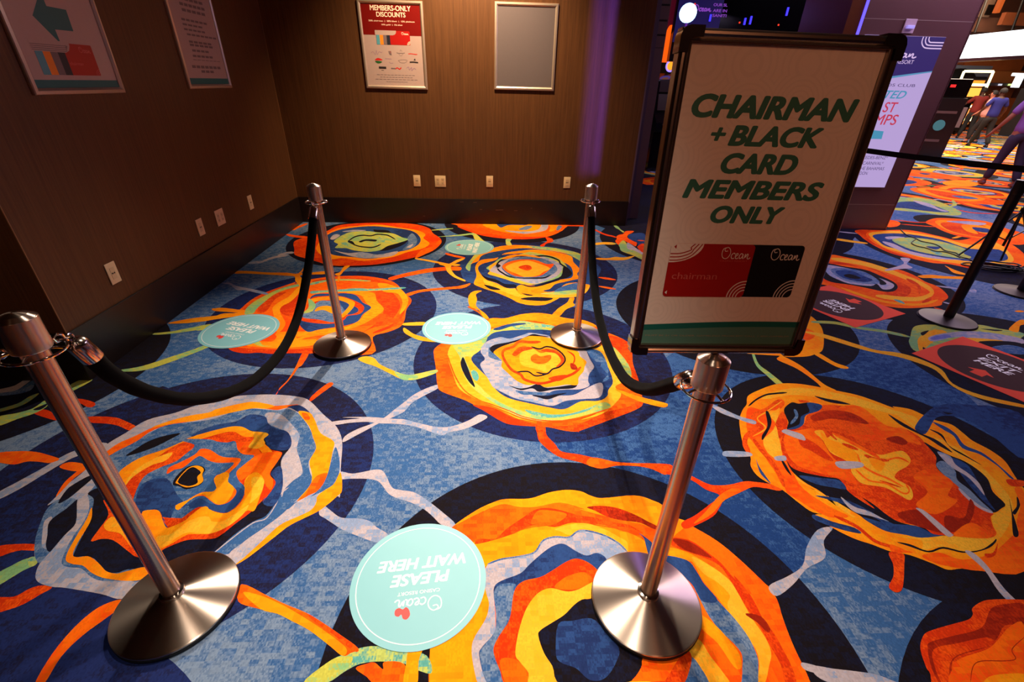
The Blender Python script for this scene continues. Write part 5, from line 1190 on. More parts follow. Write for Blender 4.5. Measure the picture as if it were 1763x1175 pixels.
# ------------------------------------------------------------------ advertising pillar with its screen
BRZ = plain('mauve_bronze_panel', (.44, .29, .29), .34, .35, noise=.12, nscale=1.5); BRZ2 = plain('copper_edge', (.50, .26, .15), .3, .6); SEAMM = plain('panel_seam', (.66, .55, .52), .4, .5)
PY = 5.46
pt = thing('advertising_pillar', 'mauve bronze pillar carrying a tall lit screen, behind the framed sign', 'pillar', (4.35, 5.9, FZ))
def rel(bm): bmesh.ops.translate(bm, vec=-Vector(pt.location), verts=bm.verts); return bm
build('body', rel(box(bmesh.new(), 3.775, 4.945, PY, 6.35, FZ+.0, 3.39)), BRZ, pt)
build('copper_side', rel(box(bmesh.new(), 3.61, 3.752, PY+.01, 6.3, FZ+.0, 3.39)), BRZ2, pt)
build('edge_trim', rel(box(bmesh.new(), 4.9455, 4.958, PY-.004, 6.35, FZ, 3.39)), plain('edge_trim_metal', (.58, .38, .38), .25, .8), pt)
build('blue_light_strip', rel(box(bmesh.new(), 3.7525, 3.7745, PY-.004, PY+.03, 1.9, 3.39)), emit('blue_led', (.36, .30, 1), 2.2), pt)
for z_ in (2.140, .300): build('panel_seam', rel(box(bmesh.new(), 3.78, 4.94, PY-.001, PY+.001, z_, z_+.006)), SEAMM, pt)
sc = build('screen', rel(box(bmesh.new(), 3.84, 4.70, PY-.022, PY-.0005, .510, 2.006, .002)), emit('screen_lavender', (.735, .64, .855), 1.0), pt)
TM = Matrix.Translation(-Vector(pt.location)) @ Matrix(((1, 0, 0, 0), (0, 0, -1, PY-.0225), (0, 1, 0, 0), (0, 0, 0, 1)))
b = bmesh.new(); tp = [(3.842, 1.56)]+[(3.842+.856*i/12, 1.56+.145*(i/12)**.75) for i in range(1, 13)]
prism(b, tp+[(4.698, 2.004), (3.842, 2.004)], 0, .0008, 0, TM); build('purple_field', b, emit('screen_purple', (.20, .14, .40), 1), sc)
b = bmesh.new(); prism(b, [(x, z-.028*(1-.6*i/12)) for i, (x, z) in enumerate(tp)]+list(reversed(tp)), 0, .0009, 0, TM); build('teal_edge', b, emit('screen_teal', (.35, .58, .74), 1), sc)
EW = emit('screen_white', (.86, .74, .92), 1); ET = emit('screen_blue_teal', (.29, .58, .72), 1); ER = emit('screen_red', (.78, .22, .32), 1); EI = emit('screen_ink', (.30, .24, .42), 1)
TM2 = TM @ Matrix.Translation((0, 0, .001))
b = bmesh.new(); script_logo(b, 4.02, 4.46, 1.815, 1.895, 0, .013, 0, TM2)
for k in range(3): pen(b, [(4.455+.032*k, 2.003), (4.460+.032*k, 1.955+.012*k), (4.50+.022*k, 1.915+.022*k), (4.56+.014*k, 1.905+.026*k), (4.697, 1.905+.026*k)], .011, 0, 0, 0, TM2)
build('screen_marks', b, EW, sc, smooth=None)
letters('screen_lettering', [('CASINO RESORT', (4.06, 4.455, 1.762, 1.797))], EW, sc, TM2, z=0)
letters('screen_lettering', [('REWARDS CLUB', (3.98, 4.575, 1.553, 1.580)), ('RCEDES-BENZ*', (4.262, 4.592, .822, .856)), ('H CARNIVAL*', (4.270, 4.565, .760, .796)), ('THE BAHAMAS', (4.285, 4.600, .702, .738)), ('NDON', (4.295, 4.420, .648, .684))], EI, sc, TM2, z=0)
letters('screen_lettering', [('TED', (4.275, 4.515, 1.440, 1.515), .02, .3)], ET, sc, TM2, z=0)
letters('screen_lettering', [('ST', (4.315, 4.465, 1.305, 1.405), .01, .1), ('MPS', (4.262, 4.525, 1.180, 1.285), .01, .1)], ER, sc, TM2, z=0)
b = bmesh.new(); prism(b, [(4.19, 1.095), (4.285, 1.175), (4.285, 1.125), (4.42, 1.115), (4.43, 1.035), (4.29, 1.035), (4.29, .985)], 0, .0003, 0, TM2); build('screen_arrow', b, ET, sc)
b = box(bmesh.new(), 4.215, 4.335, PY-.012, PY-.0005, 2.03, 2.150, .003); h = build('card_holder', rel(b), plain('holder_white', (.80, .68, .74), .3), pt)
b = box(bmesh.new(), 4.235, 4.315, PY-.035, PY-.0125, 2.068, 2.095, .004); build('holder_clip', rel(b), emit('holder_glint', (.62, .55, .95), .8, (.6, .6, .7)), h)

# ------------------------------------------------------------------ opening left of the sign: jamb, slotted column, machines, dark display
JAMB = plain('purple_grey_jamb', (.34, .27, .36), .5); MAUVE = plain('mauve_laminate', (.42, .31, .33), .5)
bm = box(bmesh.new(), 1.655, 1.672, 5.506, 5.706, 0, CH); build('trim_3', bm, JAMB, kind='structure')
bm = box(bmesh.new(), 1.735, 1.798, 5.82, 6.35, FZ, CH); build('trim_4', bm, JAMB, kind='structure')
col = thing('slotted_column', 'mauve column with short black slots beside the end of the back wall', 'column', (1.85, 6.1, FZ))
b = box(bmesh.new(), -.05, .055, -.25, .25, 0, CH-FZ); body = build('body', b, MAUVE, col)
for z_ in (2.235, 2.10, 1.97, 1.86): build('slot', box(bmesh.new(), -.045, .045, -.2520, -.2502, z_, z_+(.017 if z_ > 1.9 else .005)), BLK, body)
GLOSS = plain('gloss_black_cabinet', (.045, .035, .05), .15, spec=.6)
def slot_machine(label, loc, rz, hgt, wd, scr, top, group='slot machines', strength=1.5):
    t = thing('slot_machine', label, 'slot machine', loc, rz, group); w_ = wd/2; L_ = hgt
    prof = [(-.32, 0), (.32, 0), (.32, L_*.96), (.26, L_), (-.02, L_), (-.16, L_*.94), (-.24, L_*.62), (-.40, L_*.52), (-.44, L_*.46), (-.34, L_*.42), (-.32, L_*.2)]
    b = bmesh.new(); prism(b, prof, -w_, w_, 0, Matrix(((0, 0, 1, 0), (1, 0, 0, 0), (0, 1, 0, 0), (0, 0, 0, 1)))); build('cabinet', b, GLOSS, t)
    E1 = emit('machine_screen', scr, strength); E2 = emit('machine_top', top, strength)
    b = box(bmesh.new(), -w_*.85, w_*.85, -.262, -.245, L_*.64, L_*.80); bmesh.ops.rotate(b, cent=(0, -.25, L_*.64), matrix=Matrix.Rotation(-.16, 3, 'X'), verts=b.verts); build('game_screen', b, E1, t)
    b = box(bmesh.new(), -w_*.85, w_*.85, -.215, -.198, L_*.82, L_*.93); build('upper_screen', b, E2, t)
    b = box(bmesh.new(), -w_*.6, w_*.6, -.415, -.40, L_*.495, L_*.50+.02); build('button_deck', b, E2, t)
    return t
m1 = slot_machine('dark slot machine with a flame shaped topper, seen between the back wall and the sign', (3.42, 9.95, FZ), math.radians(8), 1.72, .60, (.12, .04, .05), (.10, .03, .05), strength=.6)
b = bmesh.new()
fl = [(-.20, 0), (.20, 0), (.27, .18), (.24, .34), (.30, .52), (.20, .44), (.14, .62), (.06, .46), (-.02, .56), (-.10, .40), (-.22, .58), (-.20, .36), (-.30, .20)]
prism(b, crom(fl, True, 3), -.04, .04, 0, Matrix(((1.25, 0, 0, -.10), (0, 0, -1, 0), (0, 1, 0, 1.92), (0, 0, 0, 1)))); build('flame_topper', b, emit('flame_glow', (1, .36, .03), 1.2), m1)
b = bmesh.new(); torus(b, (-.03, -.06, 1.84), .085, .014, (0, 1, 0)); build('ring_light', b, emit('ring_light', (.55, .45, 1), 2.2), m1, True)
b = bmesh.new(); prism(b, circle(0, 0, .065, 24), -.02, .01, 0, Matrix(((1, 0, 0, -.03), (0, 0, -1, -.06), (0, 1, 0, 1.84), (0, 0, 0, 1)))); build('ring_centre', b, emit('ring_centre', (1, .6, .15), 1.6), m1)
b = tube(bmesh.new(), [(0, 0, 1.70), (0, 0, 1.95)], .03, 12); build('topper_post', b, GLOSS, m1, True)
b = box(bmesh.new(), -.27, .30, .05, .12, 2.42, 3.0); build('topper_panel', b, emit('red_panel', (.30, .02, .10), .7, (.2, .02, .05)), m1); b = tube(bmesh.new(), [(.1, .09, 1.7), (.1, .09, 2.43)], .025, 10); build('topper_post', b, GLOSS, m1, True)
m2 = slot_machine('dark slot machine hidden behind the sign, a glowing blue white globe on its mast', (3.75, 8.9, FZ), 0, 1.75, .60, (.2, .05, .4), (.25, .06, .35), strength=.8)
g = on(1184.5, 22.5, (0, 1, 0), 8.75); 
b = bmesh.new(); bmesh.ops.create_icosphere(b, subdivisions=3, radius=.132); bmesh.ops.translate(b, vec=g-Vector(m2.location), verts=b.verts); build('globe', b, emit('globe_blue_white', (.62, .80, 1), 5), m2, True)
b = tube(bmesh.new(), [(g.x-3.75, g.y-8.9, g.z-.13), (g.x-3.75, g.y-8.9, g.z-.30), (g.x-3.70, 0, 1.95), (-.10, 0, 1.70)], .022, 12); build('mast', b, plain('mast_pink', (.55, .25, .45), .3, .5), m2, True)
light('POINT', (g.x, g.y-.3, g.z), (0, 0, 0), 14, (.15, .12, 1), .12)
# dark display
DY = 9.6
v0, v1 = on(1186, 0, (0, 1, 0), DY), on(1452, 70, (0, 1, 0), DY)
dt = thing('dark_display', 'large dark display with dim purple lettering behind the top of the sign', 'display', (4.6, DY, 3.4))
TD = Matrix.Translation(-Vector(dt.location)) @ Matrix(((1, 0, 0, 0), (0, 0, -1, DY), (0, 1, 0, 0), (0, 0, 0, 1)))
b = bmesh.new(); prism(b, [(3.25, 1.9), (6.35, 1.9), (6.35, 4.3), (3.25, 4.3)], -.12, 0, 0, TD); ds = build('panel', b, plain('display_black', (.012, .008, .02), .12), dt)
b = bmesh.new(); prism(b, [(3.26, 2.2), (4.05, 2.2), (4.05, 4.29), (3.26, 4.29)], 0, .002, 0, TD); build('blue_area', b, emit('display_blue', (.07, .03, .26), 1), ds)
def dpt(u, v): p = on(u, v, (0, 1, 0), DY); return p.x, p.z
EP = emit('display_violet', (.52, .25, .72), 1)
def dbox(u0, u1, v0, v1): a, z1 = dpt(u0, v0); c, z0 = dpt(u1, v1); return (a, c, z0, z1)
letters('display_lettering', [('OUR SL', dbox(1229, 1252, 5.5, 11.5), .03), ('ARE IN', dbox(1228, 1251, 15.5, 21.5), .03), ('SANITI', dbox(1227, 1250, 24, 30), .03)], EP, ds, TD, z=.003)
b = bmesh.new(); x0, x1, z0, z1 = dbox(1194, 1224, 8, 20); script_logo(b, x0, x1, z0, z1, .003, .018, 0, TD); build('display_logo', b, EP, ds, smooth=None)
for u, v, l_ in ((1222.5, 31, .10), (1282, 37, .10), (1292, 35, .12), (1355, 20, .12)):
    x, z = dpt(u, v); b = bmesh.new(); prism(b, [(x-.014, z-l_/2), (x+.014, z-l_/2), (x+.014, z+l_/2), (x-.014, z+l_/2)], .002, .02, 0, TD); build('blue_lamp', b, emit('blue_lamp', (.22, .18, 1), 2), dt)
for u, v in ((1273, 39), (1340, 43), (1169, 10), (1180, 7)):
    x, z = dpt(max(u, 1196), v); b = bmesh.new(); prism(b, circle(x, z, .014, 10), .002, .012, 0, TD); build('red_lamp', b, emit('red_lamp', (1, .22, .10), 1.2), dt)
b = bmesh.new(); x, z = dpt(1356, 20); prism(b, [(x-.008, 2.9), (x+.008, 2.9), (x+.008, 4.28), (x-.008, 4.28)], .002, .01, 0, TD); build('blue_strip', b, emit('blue_strip', (.15, .10, .85), 1), dt)
b = tube(bmesh.new(), [(0, 0, .9), (0, 0, 2.59)], .03, 8); build('hanger', b, GLOSS, dt)

# ------------------------------------------------------------------ gaming hall at the right
def hp(u, v, y): return on(u, v, (0, 1, 0), y)
def slab(name, u0, u1, v0, v1, y, m, label=None, cat=None, parent=None, th=.15, kind=None, group=None):
    """upright panel standing at distance y, spanning the given stretch"""
    um, vm = (u0+u1)/2, (v0+v1)/2
    x0, x1, z1, z0 = hp(u0, vm, y).x, hp(u1, vm, y).x, hp(um, v0, y).z, hp(um, v1, y).z
    b = box(bmesh.new(), x0, x1, y, y+th, max(z0, .0), min(z1, 5.98))
    if parent: bmesh.ops.translate(b, vec=-Vector(parent.location), verts=b.verts)
    return build(name, b, m, parent, label=label, cat=cat, kind=kind, group=group)
PAN = [plain('hall_panel', c, .5, noise=.25, nscale=2) for c in ((.62, .33, .16), (.50, .27, .15), (.42, .28, .24), (.70, .42, .22))]
GLOW = emit('billboard_white', (.97, .99, 1), 3.0)
bb = thing('led_billboard', 'long blank white lit billboard high in the gaming hall at the top right', 'billboard', (23.5, 22, 3.4))
pl, pr = hp(1647, 78, 23.5), hp(1800, 74, 19.5)
ztl, zbl = hp(1655, 57, 23.5).z, hp(1637, 100, 23.5).z; ztr, zbr = hp(1800, 51, 19.5).z, hp(1800, 96, 19.5).z
b = bmesh.new(); dirv = (pr-pl); dirv.z = 0; L0 = dirv.length; dirv.normalize(); bn = Vector((-dirv.y, dirv.x, 0)); z0, z1 = (zbl+zbr)/2, (ztl+ztr)/2
BMx = Matrix(((dirv.x, 0, -bn.x, pl.x), (dirv.y, 0, -bn.y, pl.y), (0, 1, 0, 0), (0, 0, 0, 1))); BMx = Matrix.Translation(-Vector(bb.location)) @ BMx
prism(b, [(0, z0), (L0, z0), (L0, z1), (0, z1)], -.2, 0, 0, BMx); build('light_panel', b, GLOW, bb)
b = bmesh.new(); prism(b, [(0, z1-.17), (L0, z1-.17), (L0, z1-.155), (0, z1-.155)], 0, .01, 0, BMx); build('blue_line', b, emit('pale_blue_line', (.50, .68, .86), 1), bb)
b = bmesh.new(); prism(b, [(-.1, z0-.12), (L0, z0-.12), (L0, z0-.005), (-.1, z0-.005)], -.25, .02, 0, BMx); build('lower_rail', b, plain('purple_rail', (.25, .16, .22), .4), bb)
slab('wall_hall_panelled', 1560, 1900, -140, 262, 26, PAN[2], kind='structure')
pn = [(1662, 1763, 100, 122, 0), (1700, 1763, 122, 143, 3), (1668, 1745, 147, 168, 1), (1672, 1745, 168, 215, 0), (1612, 1660, 101, 111, 1)]
for k, (u0, u1, v0, v1, i) in enumerate(pn): slab('hall_panel', u0, u1, v0, v1, 25.7, PAN[i], ['upper orange brown panel below the billboard', 'second orange brown panel row left of the white letter', 'dim brown panel band below the small lights', 'tall orange brown panel behind the walking people', 'small brown panel at the left under the billboard'][k], 'wall panel', th=.29, group='orange brown panels in the hall')
slab('blue_grey_partition', 1606, 1676, 112, 262, 25.4, plain('blue_grey_wall', (.40, .44, .52), .7), 'blue grey partition around the dark arch in the hall', 'partition', th=.15)
a0 = hp(1635, 160, 25.0)
b = bmesh.new(); prism(b, [(-1.1, -1.2)]+[(1.15*math.cos(math.radians(t_)), .05+1.0*math.sin(math.radians(t_))) for t_ in range(0, 181, 12)]+[(-1.1, -1.2), (1.15, -1.2)][0:1]+[(-1.15, -a0.z), (1.15, -a0.z)], -.15, .15, 0, Matrix(((1, 0, 0, 0), (0, 0, -1, 0), (0, 1, 0, 0), (0, 0, 0, 1))))
o = build('dark_arch', b, plain('arch_black', (.03, .025, .03), .5), None, label='round topped black arch behind the lit slot machine', cat='arch'); o.location = a0
for k, (u, v, r, c_, st) in enumerate(((1632, 139, .11, (1, 1, 1), 2.5), (1640, 150, .29, (.95, .95, 1), 3), (1620, 150, .20, (.70, .50, 1), 2), (1641, 143, .09, (.5, 1, .7), 2))):
    p = hp(u, v, 24.845-.4*r); b = bmesh.new(); bmesh.ops.create_icosphere(b, subdivisions=2, radius=r); bmesh.ops.scale(b, vec=(1, .4, 1), verts=b.verts); o = build('glowing_lamp', b, emit('lamp_glow', c_, st), None, True, label=['small white lamp highest in front of the dark arch', 'large white glowing lamp in front of the dark arch', 'violet lamp left of the large white one, at the pillar edge', 'tiny green lamp just above the large white one'][k], cat='lamp', group='lamps before the arch'); o.location = p
pb = thing('light_row', 'row of small white and green lights on a dark rail above the orange panels', 'light rail', hp(1690, 146, 25.4))
slab('rail', 1672, 1763, 143, 148, 25.4, plain('rail_grey', (.30, .26, .32), .5), parent=pb, th=.1)
for u, c_ in ((1682, (.75, .55, 1)), (1701, (.2, .8, .4)), (1723, (.8, .8, .85)), (1740, (.9, 1, .6)), (1744, (1, 1, .7))):
    slab('small_light', u-2, u+2.5, 144.5, 147.5, 25.3, emit('small_light', c_, 1.3), parent=pb, th=.08)
lt = thing('lit_letter', 'big white lit letter T cut off by the right edge', 'illuminated letter', hp(1756, 140, 20))
slab('bar', 1746, 1768, 126, 131, 20, GLOW, parent=lt, th=.1); b = bmesh.new()
pA, pB = hp(1760, 131, 20), hp(1760, 151, 20); box(b, pA.x-.16, pA.x+.10, 20.0, 20.1, pB.z, pA.z-.002); bmesh.ops.translate(b, vec=-Vector(lt.location), verts=b.verts); build('stem', b, GLOW, lt)
slab('dark_kiosk', 1746, 1800, 152, 300, 20.3, plain('kiosk_charcoal', (.17, .15, .16), .6), 'charcoal wall block below the lit letter, behind the purple shirt', 'wall block', th=.6)
# structure above the billboard
UP = plain('upper_brown', (.30, .19, .14), .6, noise=.4, nscale=1.5); PKB = plain('pink_beige', (.52, .36, .33), .6, noise=.2, nscale=3)
slab('upper_gallery', 1662, 1900, 33, 58, 23.9, UP, 'brown gallery front above the white billboard', 'gallery', th=.4)
slab('gallery_post', 1679, 1694, -60, 33, 23.8, PKB, 'pink beige post of the gallery above the billboard', 'post', th=.3)
gw = thing('gallery_window', 'beige framed dark window of the gallery above the billboard', 'window', hp(1709, 0, 23.8), group=None)
slab('frame', 1697, 1722, -60, 30, 23.8, plain('gallery_frame', (.34, .27, .22), .6), parent=gw, th=.1)
slab('pane', 1699, 1712, 8, 26, 23.76, plain('dark_glass', (.05, .035, .03), .2), parent=gw, th=.038)
slab('hanging_lamp', 1721, 1727, -4, 22, 23, emit('amber_lamp', (.85, .36, .10), .9), 'slim glowing amber lamp hanging in the gallery', 'lamp', th=.2)
slab('orange_panel', 1728, 1800, 22, 44, 23.4, PAN[1], 'orange brown panel at the top right corner above the billboard', 'wall panel', th=.2)
for u in (1690, 1753):
    q0, q1 = hp(u+16, -20, 22.9), hp(u-12, 56, 22.9)
    b = tube(bmesh.new(), [q0-q1, (0, 0, 0)], .045, 8); o = build('black_strut', b, BLK, None, label='left thin black strut slanting down to the billboard' if u == 1690 else 'right thin black strut slanting down to the billboard', cat='strut', group='billboard struts'); o.location = q1
# lit machine, kiosk, trolley
mx_ = hp(1652, 190, 23.3)
lm = slot_machine('bright yellow lit slot machine beside the man in the red shirt', (mx_.x, mx_.y, FZ), math.radians(-28), 2.25, .9, (1, .62, .22), (1, .50, .12), strength=2.2)
b = bmesh.new()
for sx in (-.52, .52): tube(b, [(sx, -.30, .45), (sx, -.27, 1.5), (sx, -.20, 2.45)], .05, 8)
tube(b, [(-.52, -.20, 2.45), (.52, -.20, 2.45)], .05, 8); tube(b, [(-.52, -.33, .50), (.52, -.33, .50)], .06, 8); tube(b, [(-.52, -.26, 1.92), (.52, -.26, 1.92)], .05, 8)
build('light_border', b, emit('cream_light', (1, .92, .66), 4), lm, True)
b = box(bmesh.new(), -.44, .44, -.352, -.335, .30, .95); build('lower_panel', b, emit('lower_panel_glow', (1, .62, .30), 1.6), lm)
b = box(bmesh.new(), -.44, .44, -.46, -.443, 1.0, 1.10); build('deck_light', b, emit('deck_glow', (1, .9, .7), 3), lm)
kx = floor_pt(1588, 268)
ks = thing('sanitizer_kiosk', 'dark freestanding kiosk with a round teal mark, right of the advertising pillar', 'kiosk', (kx.x-.1, kx.y, FZ), math.radians(-20))
b = box(bmesh.new(), -.42, .42, -.25, .25, 0, 1.42, .01); kb = build('body', b, plain('kiosk_body', (.10, .085, .11), .4), ks)
b = bmesh.new(); prism(b, circle(.05, .78, .13, 24), .251, .256, 0, Matrix(((1, 0, 0, 0), (0, 0, -1, 0), (0, 1, 0, 0), (0, 0, 0, 1)))); build('teal_mark', b, emit('teal_mark', (.30, .52, .56), .7), kb)
b = box(bmesh.new(), -.30, .32, -.256, -.2505, 1.06, 1.12); build('print_line', b, GREYP, kb); b = box(bmesh.new(), -.20, .20, -.256, -.2505, .38, .44); build('print_line', b, GREYP, kb)
b = box(bmesh.new(), -.40, .40, -.2, .2, 1.4205, 1.85, .03); build('head', b, GLOSS, ks); b = box(bmesh.new(), -.05, .06, -.215, -.2005, 1.66, 1.72); build('red_light', b, emit('red_light', (1, .15, .15), 1.8), ks)
tx = floor_pt(1622, 231)
tr = thing('service_trolley', 'grey box trolley on black castors beyond the dark kiosk', 'trolley', (tx.x, tx.y, FZ), math.radians(-15))
build('box', box(bmesh.new(), -.36, .36, -.3, .3, .28, 1.05, .02), plain('trolley_grey', (.55, .46, .50), .5), tr); build('lower_frame', box(bmesh.new(), -.42, .42, -.32, .32, .16, .279), BLK, tr)
for sx in (-.3, .3):
    for sy in (-.24, .24): b = bmesh.new(); prism(b, circle(0, 0, .075, 16), -.02, .02, 0, Matrix(((0, 0, 1, sx), (1, 0, 0, sy), (0, 1, 0, .08), (0, 0, 0, 1)))); build('castor', b, BLK, tr)
tb = slab('gaming_counter', 1596, 1662, 172, 232, 21.5, GLOSS, 'black counter with bright strip lights behind the trolley', 'counter', th=.8)
for k, (u0, u1, v0, v1, c_) in enumerate(((1609, 1640, 171, 174.5, (1, .95, .85)), (1623, 1634, 184, 189, (1, .9, .7)), (1621, 1631, 195, 200, (1, .95, .9)), (1626, 1631, 189, 194, (.9, .1, .1)), (1634, 1640, 186, 198, (1, .75, .3)))):
    slab('strip_light', u0, u1, v0, v1, 21.425, emit('strip_light', c_, 2.6), ['long white strip light on the black counter', 'short cream light below the long strip', 'lowest white light of the counter', 'small red light between the counter lights', 'amber light at the right end of the counter'][k], 'light', th=.08, group='counter lights')

# ------------------------------------------------------------------ people
SKIN = plain('skin', (.62, .38, .30), .5, noise=.06); DSKIN = plain('deep_skin', (.25, .14, .10), .5)
def skin_mesh(name, chains, m, parent, sub=1):
    """chains: list of (points, radii, start) where start = index of an existing vertex to branch from"""
    bm = bmesh.new(); ly = bm.verts.layers.skin.verify(); ids = []
    for pts, rad, st in chains:
        prev = ids[st] if st is not None else None
        for p, r in zip(pts, rad):
            v = bm.verts.new(p); rr = r if isinstance(r, tuple) else (r, r); v[ly].radius = rr; v[ly].use_root = not ids
            if prev is not None: bm.edges.new((prev, v))
            ids.append(v); prev = v
    me = bpy.data.meshes.new(name); bm.to_mesh(me); bm.free(); me.materials.append(m); o = bpy.data.objects.new(name, me); link(o, parent)
    sk = o.modifiers.new('skin', 'SKIN'); sk.use_smooth_shade = True; sb = o.modifiers.new('sub', 'SUBSURF'); sb.levels = sb.render_levels = sub
    return o
def person(label, loc, rz, H, J, shirt, trousers, shoes, hairc, skin=SKIN, mask=None):
    """J: joint positions for hands/elbows/knees/feet in metres for a 1.75 m figure, x right, y forward"""
    t = thing('person', label, 'person', loc, rz, 'people in the hall'); s = H/1.75; t.scale = (s, s, s)
    V = lambda *p: Vector(p)
    hip = V(0, 0, .95); ch = V(0, .0, 1.28); sh = V(0, -.01, 1.43); nk = V(0, 0, 1.50); hd = V(0, .02, 1.60); ht = V(0, .02, 1.70)
    ch_ = [([hip, V(0, 0, 1.08), ch, sh, nk, hd, ht], [(.145, .11), (.13, .10), (.15, .11), (.10, .08), (.052, .052), (.082, .095), (.07, .085)], None)]; n0 = 7
    fing = []
    for sd, k in ((-1, 'L'), (1, 'R')):
        el, ha = J['elbow'+k], J['hand'+k]; d = (ha-el).normalized()
        ch_.append(([V(sd*.17, -.01, 1.41), V(sd*.20, 0, 1.36), el, ha-d*.03, ha+d*.04], [.062, .052, .042, .028, (.036, .018)], 3))
        base = sum(len(c[0]) for c in ch_)-1; side = d.cross(V(0, 0, 1)); side = side.normalized() if side.length > .2 else V(0, 1, 0)
        for q, ln in ((-.030, .062), (-.010, .072), (.010, .068), (.030, .054)):
            ch_.append(([ha+d*.06+side*q, ha+d*(.06+ln*.55)+side*q*1.1, ha+d*(.06+ln)+side*q+V(0, .010, 0)], [.010, .009, .0075], base))
        ch_.append(([ha+side*.045+d*.01, ha+side*.058+d*.045], [.011, .009], base-1))
    for sd, k in ((-1, 'L'), (1, 'R')):
        kn, ft = J['knee'+k], J['foot'+k]
        ch_.append(([V(sd*.09, 0, .88), kn, ft+V(0, 0, .08), ft+V(0, .11, .035)], [.088, .06, .045, .035], 0))
    skin_mesh('body', ch_, skin, t)
    fc = bmesh.new(); bmesh.ops.create_icosphere(fc, subdivisions=2, radius=.014, matrix=Matrix.Translation((0, .125, 1.605)))
    for sx in (-1, 1): bmesh.ops.create_icosphere(fc, subdivisions=1, radius=.02, matrix=Matrix.Translation((sx*.088, .01, 1.61)))
    build('face_features', fc, skin, t, True)
    fc = bmesh.new()
    for sx in (-1, 1): bmesh.ops.create_icosphere(fc, subdivisions=1, radius=.011, matrix=Matrix.Translation((sx*.033, .108, 1.635)))
    box(fc, -.025, .025, .105, .118, 1.562, 1.570); build('eyes_and_mouth', fc, BLK, t, True)
    a = [([V(0, 0, .86), V(0, 0, 1.02), V(0, 0, 1.15), ch, V(0, -.01, 1.40), V(0, 0, 1.47)], [(.190, .152), (.180, .145), (.165, .13), (.175, .13), (.12, .095), (.07, .065)], None)]
    for sd, k in ((-1, 'L'), (1, 'R')):
        el = J['elbow'+k]; a.append(([V(sd*.17, -.01, 1.41), V(sd*.205, 0, 1.35), V(sd*.20, 0, 1.36).lerp(el, .75)], [.078, .072, .066], 4))
    skin_mesh('shirt', a, shirt, t)
    a = [([V(0, 0, .97), V(0, 0, .88)], [(.178, .142), (.16, .135)], None)]
    for sd, k in ((-1, 'L'), (1, 'R')): kn, ft = J['knee'+k], J['foot'+k]; a.append(([V(sd*.09, 0, .86), V(sd*.095, 0, .78), kn, ft+V(0, -.01, .09)], [.118, .106, .078, .068], 1))
    skin_mesh('trousers', a, trousers, t)
    for sd, k in ((-1, 'L'), (1, 'R')): ft = J['foot'+k]; skin_mesh('shoe', [([ft+V(0, -.06, .042), ft+V(0, .05, .040), ft+V(0, .15, .034)], [(.040, .045), (.042, .040), (.032, .032)], None)], shoes, t)
    hb = bmesh.new(); bmesh.ops.create_icosphere(hb, subdivisions=3, radius=1); bmesh.ops.scale(hb, vec=(.098, .112, .105), verts=hb.verts)
    bmesh.ops.delete(hb, geom=[v for v in hb.verts if v.co.y > .045 and v.co.z < .055 or v.co.z < -.055], context='VERTS'); bmesh.ops.translate(hb, vec=(0, .012, 1.655), verts=hb.verts); build('hair', hb, hairc, t, True)
    if mask: skin_mesh('face_mask', [([V(-.05, .09, 1.575), V(0, .115, 1.57), V(.05, .09, 1.575)], [(.03, .035)]*3, None)], mask, t)
    return t
V_ = lambda *p: Vector(p)
CL = lambda n, c: plain(n, c, .85, noise=.12, nscale=9, bump=.3)
HB = plain('dark_hair', (.05, .035, .03), .8, bump=.5)
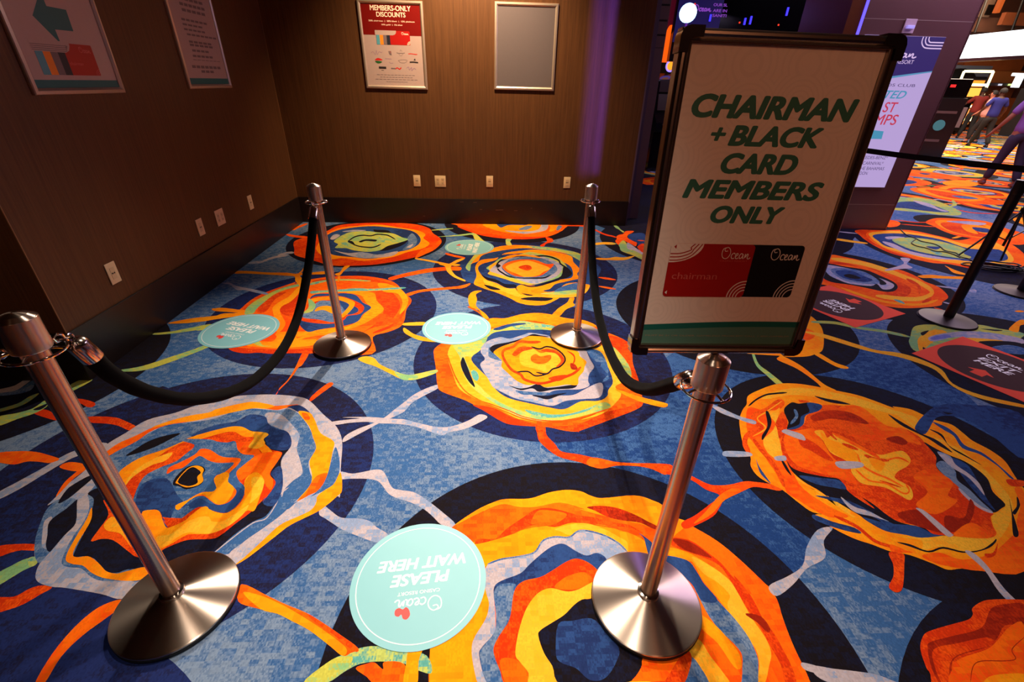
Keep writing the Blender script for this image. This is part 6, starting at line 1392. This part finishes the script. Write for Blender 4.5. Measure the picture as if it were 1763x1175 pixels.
p1 = person('person in a lilac shirt and dark jeans walking away, cut off by the right edge', (9.62, 8.60, FZ), math.radians(-22), 1.76,
   dict(elbowL=V_(-.30, .02, 1.14), handL=V_(-.38, .16, .90), elbowR=V_(.30, -.02, 1.14), handR=V_(.33, .10, .88), kneeL=V_(-.12, .06, .50), footL=V_(-.18, .10, .0), kneeR=V_(.13, .0, .50), footR=V_(.20, -.10, .0)),
   CL('lilac_cotton', (.52, .34, .66)), CL('dark_denim', (.20, .15, .26)), plain('shoe_grey', (.40, .25, .30), .6), HB)
b = box(bmesh.new(), .16, .20, -.15, -.135, .80, .92, .003); build('hip_badge', b, plain('badge_pink', (.80, .55, .60), .5), p1)
q2 = floor_pt(1656, 239); q3 = floor_pt(1682, 253); q4 = floor_pt(1672, 246)
person('person in a dark red shirt and black trousers standing by the lit slot machine', (q2.x, q2.y, FZ), math.radians(-30), 1.76,
   dict(elbowL=V_(-.36, .10, 1.18), handL=V_(-.52, .28, 1.02), elbowR=V_(.36, .05, 1.20), handR=V_(.30, .25, 1.02), kneeL=V_(-.10, .03, .5), footL=V_(-.15, .05, .0), kneeR=V_(.11, .02, .5), footR=V_(.15, 0, .0)),
   CL('dark_red_cotton', (.42, .07, .04)), CL('black_twill', (.05, .04, .045)), BLK, HB, DSKIN, plain('mask_grey', (.55, .58, .62), .7))
person('person in a royal blue shirt and black trousers in the middle of the group', (q3.x, q3.y, FZ), math.radians(-15), 1.72,
   dict(elbowL=V_(-.30, .05, 1.16), handL=V_(-.28, .22, 1.0), elbowR=V_(.31, .02, 1.15), handR=V_(.34, .18, .94), kneeL=V_(-.10, .12, .5), footL=V_(-.12, .25, .0), kneeR=V_(.11, -.02, .5), footR=V_(.14, -.20, .0)),
   CL('royal_blue_cotton', (.08, .10, .42)), CL('black_twill', (.05, .04, .045)), BLK, HB, DSKIN, plain('mask_dark', (.12, .11, .13), .7))
person('person in a white shirt half hidden behind the one in royal blue', (q4.x, q4.y, FZ), math.radians(40), 1.66,
   dict(elbowL=V_(-.30, .05, 1.16), handL=V_(-.28, .22, 1.0), elbowR=V_(.33, .08, 1.18), handR=V_(.38, .26, 1.02), kneeL=V_(-.10, .12, .5), footL=V_(-.12, .15, .0), kneeR=V_(.11, -.02, .5), footR=V_(.14, -.10, .0)),
   CL('white_cotton', (.78, .60, .58)), CL('black_twill', (.05, .04, .045)), BLK, HB, SKIN)
